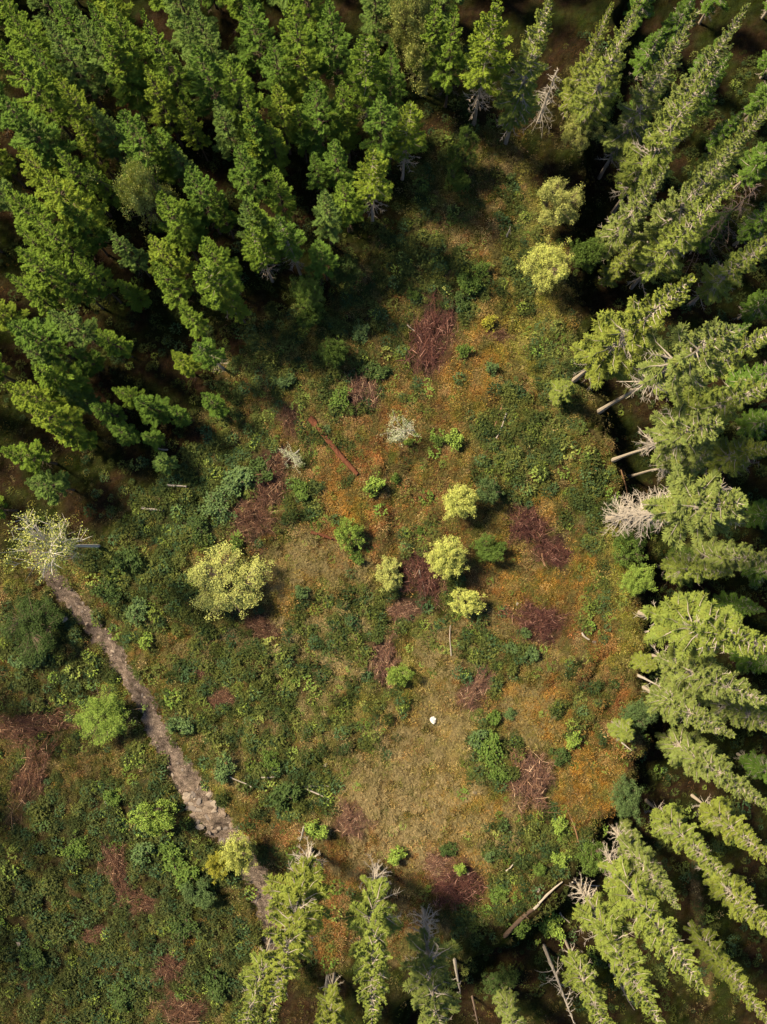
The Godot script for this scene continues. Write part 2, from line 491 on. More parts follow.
func dead_tree(r: RandomNumberGenerator, h: float, spread_: float, from: float, count: int) -> TreeShape:
	var tv := PackedVector3Array()
	var pts := []
	var rad := []
	for k in 7:
		pts.append(Vector3(r.randf_range(-1, 1) * 0.06 * k / 6.0, k / 6.0 * h - 0.2, r.randf_range(-1, 1) * 0.06 * k / 6.0))
		rad.append(lerpf(0.16, 0.03, k / 6.0))
	tube(tv, pts, rad, 7)
	var bv := PackedVector3Array()
	for k in count:
		var t := lerpf(from, 0.98, float(k) / count)
		var a := r.randf() * TAU
		var out_ := Vector3(cos(a), 0, sin(a))
		var len_ := (spread_ * (1.05 - t) + 0.2) * r.randf_range(0.5, 1.2)
		var foot := Vector3(0, t * h, 0)
		var line := []
		for s in 4:
			var f := s / 3.0
			line.append(foot + out_ * len_ * f + Vector3.UP * len_ * (0.15 * f - 0.5 * f * f) + Vector3(r.randf_range(-1, 1), 0, r.randf_range(-1, 1)) * 0.08 * len_ * f)
		tube(bv, line, [0.028, 0.022, 0.015, 0.006], 3, false)
		for s in 7:
			var p := at_line(line, r.randf_range(0.2, 0.95))
			var d := (out_ * r.randf_range(0.0, 0.9) + Vector3(r.randf_range(-1, 1), r.randf_range(-0.6, 0.3), r.randf_range(-1, 1))).normalized()
			tube(bv, [p, p + d * len_ * r.randf_range(0.12, 0.35)], [0.012, 0.004], 3, false)
	var out := TreeShape.new()
	out.trunk = mesh_of(tv)
	out.limbs = mesh_of(bv)
	out.tall = h - 0.2
	return out

# a broadleaf crown round a few rising stems; height 1 and crown half-width about 0.5, to be scaled
func broadleaf(r: RandomNumberGenerator, stems: int, clumps: int, leaves: int, leaf: float, airy: float, lobes: int) -> TreeShape:
	var bv := PackedVector3Array()
	var fv := PackedVector3Array()
	var fc := PackedColorArray()
	var tv := PackedVector3Array()
	tube(tv, [Vector3(0, -0.08, 0), Vector3(0.01, 0.12, 0.01), Vector3(0, 0.3, 0.02)], [0.034, 0.024, 0.016], 6)
	var tips := []
	for k in stems:
		var a := TAU * k / stems + r.randf_range(-0.5, 0.5)
		var w := r.randf_range(0.12, 0.42)
		var tip := Vector3(cos(a) * w, r.randf_range(0.55, 0.95) - w * 0.5, sin(a) * w)
		tube(bv, [Vector3(0, 0.1, 0), Vector3(tip.x * 0.35, tip.y * 0.5, tip.z * 0.35), tip], [0.016, 0.011, 0.004], 4, false)
		tips.append(tip)
	var parts := [[Vector3(0, 0.58, 0), 0.46 if lobes == 0 else 0.26]]
	for k in lobes:
		var a := TAU * (k + r.randf_range(-0.35, 0.35)) / lobes
		var w := r.randf_range(0.2, 0.42)
		parts.append([Vector3(cos(a) * w, r.randf_range(0.3, 0.72), sin(a) * w), r.randf_range(0.10, 0.24)])
	for k in clumps:
		var part: Array = parts[r.randi() % parts.size()] if r.randf() < 0.9 else [Vector3(r.randf_range(-0.4, 0.4), r.randf_range(0.25, 0.75), r.randf_range(-0.4, 0.4)), 0.25]
		var a := r.randf() * TAU
		var u := r.randf_range(-0.55, 1.0)
		var s := sqrt(1.0 - u * u)
		var d := Vector3(cos(a) * s, u, sin(a) * s)
		var far: float = part[1] * r.randf_range(0.5, 1.05) * (1.0 + 0.6 * n_mid.get_noise_3d(d.x * 6 + clumps, d.y * 6, d.z * 6 + leaves))
		var centre: Vector3 = part[0] + Vector3(d.x, d.y * 0.8, d.z) * far
		var near: Vector3 = tips[0]
		for t in tips:
			if t.distance_squared_to(centre) < near.distance_squared_to(centre):
				near = t
		tube(bv, [near * 0.75, centre], [0.005, 0.002], 3, false)
		var shade := r.randf_range(0.72, 1.25)
		for m in leaves:
			var p := centre + Vector3(r.randfn(), r.randfn() * 0.7, r.randfn()) * airy
			var g := Vector3(r.randf_range(-1, 1), r.randf_range(-0.5, 0.5), r.randf_range(-1, 1)).normalized()
			var f := Vector3(r.randf_range(-1, 1), r.randf_range(-0.6, 0.6), r.randf_range(-1, 1)).normalized()
			var q := shade * r.randf_range(0.75, 1.3)
			kite(fv, fc, p, g, g.cross(f).normalized(), leaf * r.randf_range(0.7, 1.3), leaf * 0.75, Color(q * r.randf_range(0.9, 1.15), q, q * r.randf_range(0.8, 1.2)))
	var out := TreeShape.new()
	out.trunk = mesh_of(tv)
	out.limbs = mesh_of(bv)
	out.crown = mesh_of(fv, fc)
	return out

func plant(called: String, t: TreeShape, at: Vector3, tall: float, wide: float, turn: float, tone: String, bark: Material) -> Node3D:
	var o := thing(called, at)
	o.rotation.y = turn
	o.scale = Vector3(wide, tall / t.tall, wide)
	piece("trunk", t.trunk, bark, o)
	piece("branches", t.limbs, bark if called != "old_spruce" else wood_mat("grey_twigs", Color(0.36, 0.32, 0.27)), o)
	if t.crown:
		piece("crown", t.crown, leaf_mat(tone), o)
	return o

# ------------------------------------------------------------------ labels
const ORD := ["first", "second", "third", "fourth", "fifth", "sixth", "seventh", "eighth", "ninth", "tenth", "eleventh", "twelfth", "thirteenth", "fourteenth", "fifteenth", "sixteenth", "seventeenth", "eighteenth", "nineteenth", "twentieth", "twenty-first", "twenty-second", "twenty-third", "twenty-fourth", "twenty-fifth", "twenty-sixth", "twenty-seventh", "twenty-eighth", "twenty-ninth", "thirtieth", "thirty-first", "thirty-second", "thirty-third", "thirty-fourth", "thirty-fifth", "thirty-sixth", "thirty-seventh", "thirty-eighth", "thirty-ninth", "fortieth", "forty-first", "forty-second", "forty-third", "forty-fourth", "forty-fifth", "forty-sixth", "forty-seventh", "forty-eighth", "forty-ninth", "fiftieth", "fifty-first", "fifty-second", "fifty-third", "fifty-fourth", "fifty-fifth", "fifty-sixth", "fifty-seventh", "fifty-eighth", "fifty-ninth", "sixtieth"]

func label_rows(list: Array, row_px: float, where: String, group: String) -> void:
	var rows := {}
	for e in list:
		var k := int(maxf(e.seen.y, 0.0) / row_px)
		if not rows.has(k):
			rows[k] = []
		rows[k].append(e)
	var keys := rows.keys()
	keys.sort()
	for k in keys.size():
		var row: Array = rows[keys[k]]
		row.sort_custom(func(a, b): return a.seen.x < b.seen.x)
		for i in row.size():
			tag(row[i].node, "%s, %s from left in the %s row of %s" % [row[i].look, ORD[i], ORD[k], where], row[i].category, group)

func label_down(list: Array, where: String, group: String) -> void:
	list.sort_custom(func(a, b): return a.seen.y < b.seen.y)
	for i in list.size():
		tag(list[i].node, "%s %s, %s treetop from the top" % [list[i].look, where, ORD[i]], list[i].category, group)

# ------------------------------------------------------------------ the forest
# tip px, tip py, height (m)
const YOUNG := [[7, 10, 12], [30, 46, 12], [47, 19, 11], [73, 3, 12], [88, 2, 11], [105, 3, 12], [98, 32, 11], [144, 7, 13], [117, 47, 10], [142, 66, 11], [200, 46, 13], [183, 19, 12], [198, 7, 12], [246, 3, 12], [217, 102, 10], [246, 90, 11], [247, 112, 11], [234, 147, 11], [95, 105, 10], [122, 113, 11], [149, 127, 9], [185, 166, 11], [175, 147, 9], [156, 195, 12], [17, 149, 11], [41, 169, 12], [58, 152, 10], [86, 163, 9], [3, 95, 12], [5, 195, 12], [37, 215, 12], [17, 230, 11], [147, 236, 11], [200, 236, 12], [244, 205, 12], [251, 230, 11], [3, 47, 12],
	[289, 3, 14], [331, 3, 13], [363, 34, 13], [270, 42, 10], [274, 85, 10], [313, 83, 10], [340, 81, 11], [296, 107, 8], [384, 93, 11], [253, 112, 11], [265, 124, 10], [335, 139, 10], [314, 149, 9], [370, 149, 12], [270, 169, 10], [321, 190, 10], [343, 181, 9], [284, 220, 10], [319, 239, 8], [252, 208, 10], [406, 105, 11], [392, 44, 10], [460, 2, 14], [499, 6, 14], [435, 0, 12],
	[17, 253, 12], [10, 277, 11], [7, 318, 12], [51, 309, 11], [98, 331, 8], [153, 265, 11], [207, 265, 12], [183, 309, 9], [170, 352, 8], [200, 342, 9], [34, 367, 10], [41, 372, 9], [27, 409, 11], [115, 386, 8], [92, 403, 8], [136, 399, 7], [166, 408, 6], [203, 396, 6], [108, 425, 7], [142, 433, 5], [156, 460, 4], [3, 386, 11], [3, 450, 10], [30, 482, 8], [60, 205, 9], [75, 260, 10], [48, 262, 10], [110, 230, 9], [120, 280, 6], [70, 350, 7], [225, 290, 8], [175, 200, 9], [210, 190, 9], [225, 60, 11], [160, 40, 10], [60, 75, 11], [70, 120, 10], [20, 120, 11], [300, 50, 10], [345, 110, 8], [180, 100, 10], [55, 430, 8], [25, 345, 9], [60, 390, 8]]
# which of the young ones stand on a bare lower stem (tips)
const HIGH_STEM := [[370, 149], [207, 265], [363, 34], [406, 105], [200, 342], [499, 6], [251, 230], [284, 220]]
const OLD := [[552, -10, 17, 0], [612, 4, 13, 1], [640, 0, 16, 2], [706, -4, 20, 0], [745, 9, 19, 1], [708, 74, 19, 3], [670, 163, 16, 0], [744, 136, 20, 1], [737, 178, 19, 2], [691, 279, 23, 3], [729, 331, 22.5, 4], [782, 326, 20, 1], [775, 382, 19, 2], [716, 422, 18.5, 4], [717, 452, 15.5, 4], [736, 503, 22, 5], [731, 573, 13, 0], [780, 650, 21, 3], [775, 706, 19, 2], [656, 668, 4, 1], [731, 735, 15, 0], [771, 808, 17, 1], [729, 881, 15, 0], [676, 905, 13, 6], [702, 988, 19, 6], [664, 1032, 18, 6], [632, 738, 4, 0], [571, 384, 5, 2], [270, 1018, 21, 6], [372, 1030, 20, 6], [444, 1095, 20, 6], [236, 1060, 14, 0], [775, 100, 15, 2], [790, 225, 16, 0], [778, 445, 14, 3], [792, 560, 16, 1], [790, 735, 15, 2], [784, 870, 14, 0], [790, 950, 15, 3], [775, 1030, 14, 1], [620, 1060, 15, 0], [530, 1090, 12, 1], [320, 1095, 13, 2], [660, 120, 10, 0], [640, 240, 9, 1], [650, 860, 6, 1]]

func build_forest() -> void:
	var r := RandomNumberGenerator.new()
	r.seed = 42
	var bark := wood_mat("brown_bark", Color(0.13, 0.10, 0.075))
	var pale := wood_mat("pale_bark", Color(0.36, 0.31, 0.25))
	var young := []
	for k in 9:
		young.append(spruce(r, {"h": 12.0, "r": [1.85, 1.7, 2.05, 1.8, 1.75, 1.95, 1.9, 1.8, 2.0][k], "base": [0.26, 0.32, 0.24, 0.34, 0.28, 0.3, 0.1, 0.12, 0.1][k], "dead_from": 0.8, "waist": 0.45, "stem": 0.12, "gap": 0.45, "n": 6, "shape": [1.0, 1.1, 0.92, 1.0, 1.15, 1.0, 1.0, 1.1, 1.0][k], "rise_low": -0.05, "rise_top": 0.42, "sag": 0.35, "lift": 0.3, "limb": 0.026, "dense": 11.0, "start": 0.42, "hang": 0.12, "fat": 0.09, "gaps": 0.16}))
	var high := []
	for k in 2:
		high.append(spruce(r, {"h": 12.0, "r": 1.7, "base": 0.42, "dead_from": 0.55, "stem": 0.14, "gap": 0.40, "n": 6, "shape": 0.85, "rise_low": 0.0, "rise_top": 0.9, "sag": 0.35, "lift": 0.3, "limb": 0.03, "dense": 10.0, "start": 0.28, "hang": 0.15, "fat": 0.095, "gaps": 0.14}))
	var old := []
	for k in 7:
		old.append(spruce(r, {"h": 20.0, "r": [1.95, 1.7, 2.0, 2.1, 1.95, 2.1, 1.9][k], "base": [0.18, 0.10, 0.16, 0.22, 0.60, 0.64, 0.2][k], "waist": [0.3, 0.55, 0.3, 0.3, 0.15, 0.2, 0.4][k], "dead_from": [0.85, 0.9, 0.8, 0.85, 0.75, 0.2, 0.3][k], "stem": 0.15, "gap": [0.5, 0.42, 0.5, 0.46, 0.46, 0.36, 0.42][k], "n": 6, "shape": [1.0, 0.9, 0.95, 0.95, 0.8, 0.8, 0.85][k], "rise_low": -0.1, "rise_top": 0.8, "sag": 0.45, "lift": 0.4, "limb": 0.065, "dense": 10.0, "start": 0.30, "hang": 0.35, "fat": 0.09, "gaps": 0.18, "bare": 0.12}))
	var trees := []
	var spots := []
	for q in YOUNG:
		var h: float = q[2] * r.randf_range(0.84, 1.02)
		var p := put_down(on_plane(q[0], q[1], h))
		p = put_down(on_plane(q[0], q[1], h + p.y))
		trees.append([p, h, [q[0], q[1]] in HIGH_STEM])
		spots.append(Vector2(p.x, p.z))
	# shorter trees between them, in the shade of the rest
	var zone := PackedVector2Array()
	for q in [[-70, 520], [20, 515], [90, 480], [140, 445], [190, 400], [225, 365], [232, 330], [285, 295], [345, 245], [385, 205], [405, 120], [425, 40], [530, -10], [560, -100], [-70, -100]]:
		zone.append(flat(q[0], q[1]))
	var hole := flat(142, 318)
	for k in 2600:
		var p := Vector2(r.randf_range(-38, 16), r.randf_range(-53, 4))
		if not Geometry2D.is_point_in_polygon(p, zone) or p.distance_to(hole) < 3.6:
			continue
		var near := 1e9
		for s in spots:
			near = minf(near, p.distance_squared_to(s))
		if near < 3.0 * 3.0:
			continue
		spots.append(p)
		trees.append([Vector3(p.x, height(p.x, p.y), p.y), r.randf_range(3.5, 6.0) if p.y > -38.0 and p.x > -25.0 else r.randf_range(8.0, 11.0), false])
	var list := []
	for t in trees:
		var tall: float = t[1] * r.randf_range(0.98, 1.02)
		var v: TreeShape = high[r.randi() % 2] if t[2] else young[r.randi() % 6] if t[1] > 7.0 and t[0].z > -38.0 else young[6 + r.randi() % 3]
		var tone: String = ["spruce_green", "spruce_green", "spruce_deep", "spruce_yellow", "spruce_blue"][r.randi() % 5]
		var o := plant("young_spruce", v, t[0], tall, clampf(tall / 11.0, 0.5, 1.1) * r.randf_range(0.78, 1.05), r.randf() * TAU, tone, pale if t[2] else bark)
		o.rotation.x = r.randf_range(-0.03, 0.03)
		o.rotation.z = r.randf_range(-0.03, 0.03)
		var size := "tall" if t[1] >= 9.8 else "mid-height" if t[1] >= 7.5 else "short"
		list.append({"node": o, "seen": seen_at(t[0] + Vector3.UP * tall), "look": "%s %s spruce" % [size, "bare-stemmed" if t[2] else "yellow-green" if tone == "spruce_yellow" else "bluish" if tone == "spruce_blue" else "green"], "category": "spruce tree"})
	var inside := list.filter(func(e): return e.seen.x >= 0 and e.seen.y >= 0)
	label_rows(inside, 34.0, "upper-left forest", "young spruces of the upper left forest")
	var above := list.filter(func(e): return e.seen.y < 0)
	above.sort_custom(func(a, b): return a.seen.x < b.seen.x)
	for i in above.size():
		tag(above[i].node, "%s cut by the top frame, %s from the left" % [above[i].look, ORD[i]], "spruce tree", "young spruces of the upper left forest")
	var beside := list.filter(func(e): return e.seen.x < 0 and e.seen.y >= 0)
	beside.sort_custom(func(a, b): return a.seen.y < b.seen.y)
	for i in beside.size():
		tag(beside[i].node, "%s cut by the left frame, %s from the top" % [beside[i].look, ORD[i]], "spruce tree", "young spruces of the upper left forest")
	# tall old trees along the right and bottom edges
	var old_spots := []
	var right := {"at upper right": [], "at middle right": [], "at lower right": [], "at the bottom edge": []}
	for q in OLD:
		var p := put_down(on_plane(q[0], q[1], q[2]))
		p = put_down(on_plane(q[0], q[1], q[2] + p.y))
		var v: TreeShape = old[q[3]]
		old_spots.append(Vector2(p.x, p.z))
		var tone: String = ["spruce_old", "spruce_olive", "spruce_old", "spruce_grey"][r.randi() % 4]
		var small: bool = q[2] < 12
		var o := plant("old_spruce", v, p, q[2], clampf(q[2] / 20.0, 0.4, 1.1) * r.randf_range(0.92, 1.1) * (1.25 if small else 1.0), r.randf() * TAU, tone, pale)
		var at := seen_at(p + Vector3.UP * q[2])
		var where := "at the bottom edge" if at.x < 560 and at.y > 800 else "at upper right" if at.y < 260 else "at middle right" if at.y < 640 else "at lower right"
		right[where].append({"node": o, "seen": at, "look": ("small " if q[2] < 8 else "mid-height " if q[2] < 13 else "tall ") + ("spruce with long bare trunk" if q[3] == 4 else "spruce with dead grey lower branches" if q[3] == 5 else "grey-footed spruce" if q[3] == 6 else "broad drooping spruce" if q[3] == 3 else "slim spruce" if q[3] == 1 else "drooping spruce"), "category": "spruce tree"})
	var wood := PackedVector2Array()
	for q in [[620, -120], [640, 60], [625, 230], [700, 330], [715, 470], [700, 560], [715, 640], [715, 760], [900, 790], [900, -120]]:
		wood.append(flat(q[0], q[1]))
	for k in 900:
		var p := Vector2(r.randf_range(18, 36), r.randf_range(-46, 44))
		if not Geometry2D.is_point_in_polygon(p, wood):
			continue
		var near := 1e9
		for s in old_spots:
			near = minf(near, p.distance_squared_to(s))
		if near < 3.3 * 3.3:
			continue
		old_spots.append(p)
		var tall := r.randf_range(6.0, 11.0)
		var at := Vector3(p.x, height(p.x, p.y), p.y)
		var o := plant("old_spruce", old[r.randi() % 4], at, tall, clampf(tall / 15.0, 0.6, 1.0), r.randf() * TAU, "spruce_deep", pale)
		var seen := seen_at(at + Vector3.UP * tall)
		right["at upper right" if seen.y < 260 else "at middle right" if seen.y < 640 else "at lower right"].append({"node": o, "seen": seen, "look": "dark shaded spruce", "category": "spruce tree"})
	for where in right:
		label_down(right[where], where, "old spruces along the right and bottom edges")
	# unseen spruces added outside the left edge to shade the lower left corner
	for q in [[-37, 8, 17], [-41, 13, 18], [-37.5, 17, 18], [-42, 22, 19], [-38, 26, 18], [-41, 31, 18], [-38, 35, 17], [-44, 17, 19], [-44.5, 27, 19]]:
		var p := put_down(Vector3(q[0], 0, q[1]))
		var o := plant("young_spruce", young[r.randi() % 6], p, q[2], 1.1, r.randf() * TAU, "spruce_deep", bark)
		tag(o, "unseen spruce added beyond the left edge to shade the lower left corner", "spruce tree", "added spruces beyond the left edge")

# ------------------------------------------------------------------ dead trees and snags
func build_dead() -> void:
	var r := RandomNumberGenerator.new()
	r.seed = 7
	var grey := wood_mat("silver_wood", Color(0.42, 0.38, 0.33))
	var dull := wood_mat("dull_wood", Color(0.17, 0.13, 0.11))
	var kinds := [dead_tree(r, 8, 1.5, 0.12, 60), dead_tree(r, 12, 2.6, 0.15, 70), dead_tree(r, 9, 1.6, 0.35, 26), dead_tree(r, 6, 0.7, 0.5, 6)]
	# tip px, tip py, height, kind, wide, material, label
	for q in [[558, 68, 7, 0, 1.0, grey, "silver-grey dead spruce standing at the top of the clearing"], [762, 182, 12, 1, 1.1, dull, "brown dead spruce with bare twigs at the upper right edge"], [735, 488, 16, 1, 0.9, grey, "pale dead spruce crown among the middle right trees"], [575, 1024, 10, 2, 1.0, grey, "thick grey snag with twigs left of two thin ones at bottom right"], [607, 1026, 8, 3, 0.9, grey, "thin straight grey snag between two others at bottom right"], [634, 1010, 6, 3, 0.8, grey, "short leaning grey snag, rightmost of three at bottom right"], [461, 998, 5, 3, 0.9, grey, "short grey snag right of the shaded bottom spruce"], [320, 1034, 7, 3, 0.9, grey, "slim grey snag between the two bright bottom spruces"], [479, 1030, 4, 3, 0.7, dull, "low dark snag at the bottom edge"], [661, 687, 5, 3, 0.8, grey, "white bare pole stem leaning out below the small right-edge spruce"], [511, 226, 2.2, 3, 0.5, grey, "small white snag in the upper clearing"], [760, 462, 9, 2, 1.0, dull, "bare branching dead tree in the dark at middle right"], [632, 751, 2.5, 3, 0.5, grey, "short white stem at the right brow of the knoll"], [300, 842, 3.0, 3, 0.8, grey, "pale snag stump beside the left bright bottom spruce"]]:
		var p := put_down(on_plane(q[0], q[1], q[2]))
		p = put_down(on_plane(q[0], q[1], q[2] + p.y), 0.05)
		var t: TreeShape = kinds[q[3]]
		var o := plant("dead_tree", t, p, q[2], q[4], r.randf() * TAU, "plain", q[5])
		tag(o, q[6], "dead tree", "dead trees and snags")

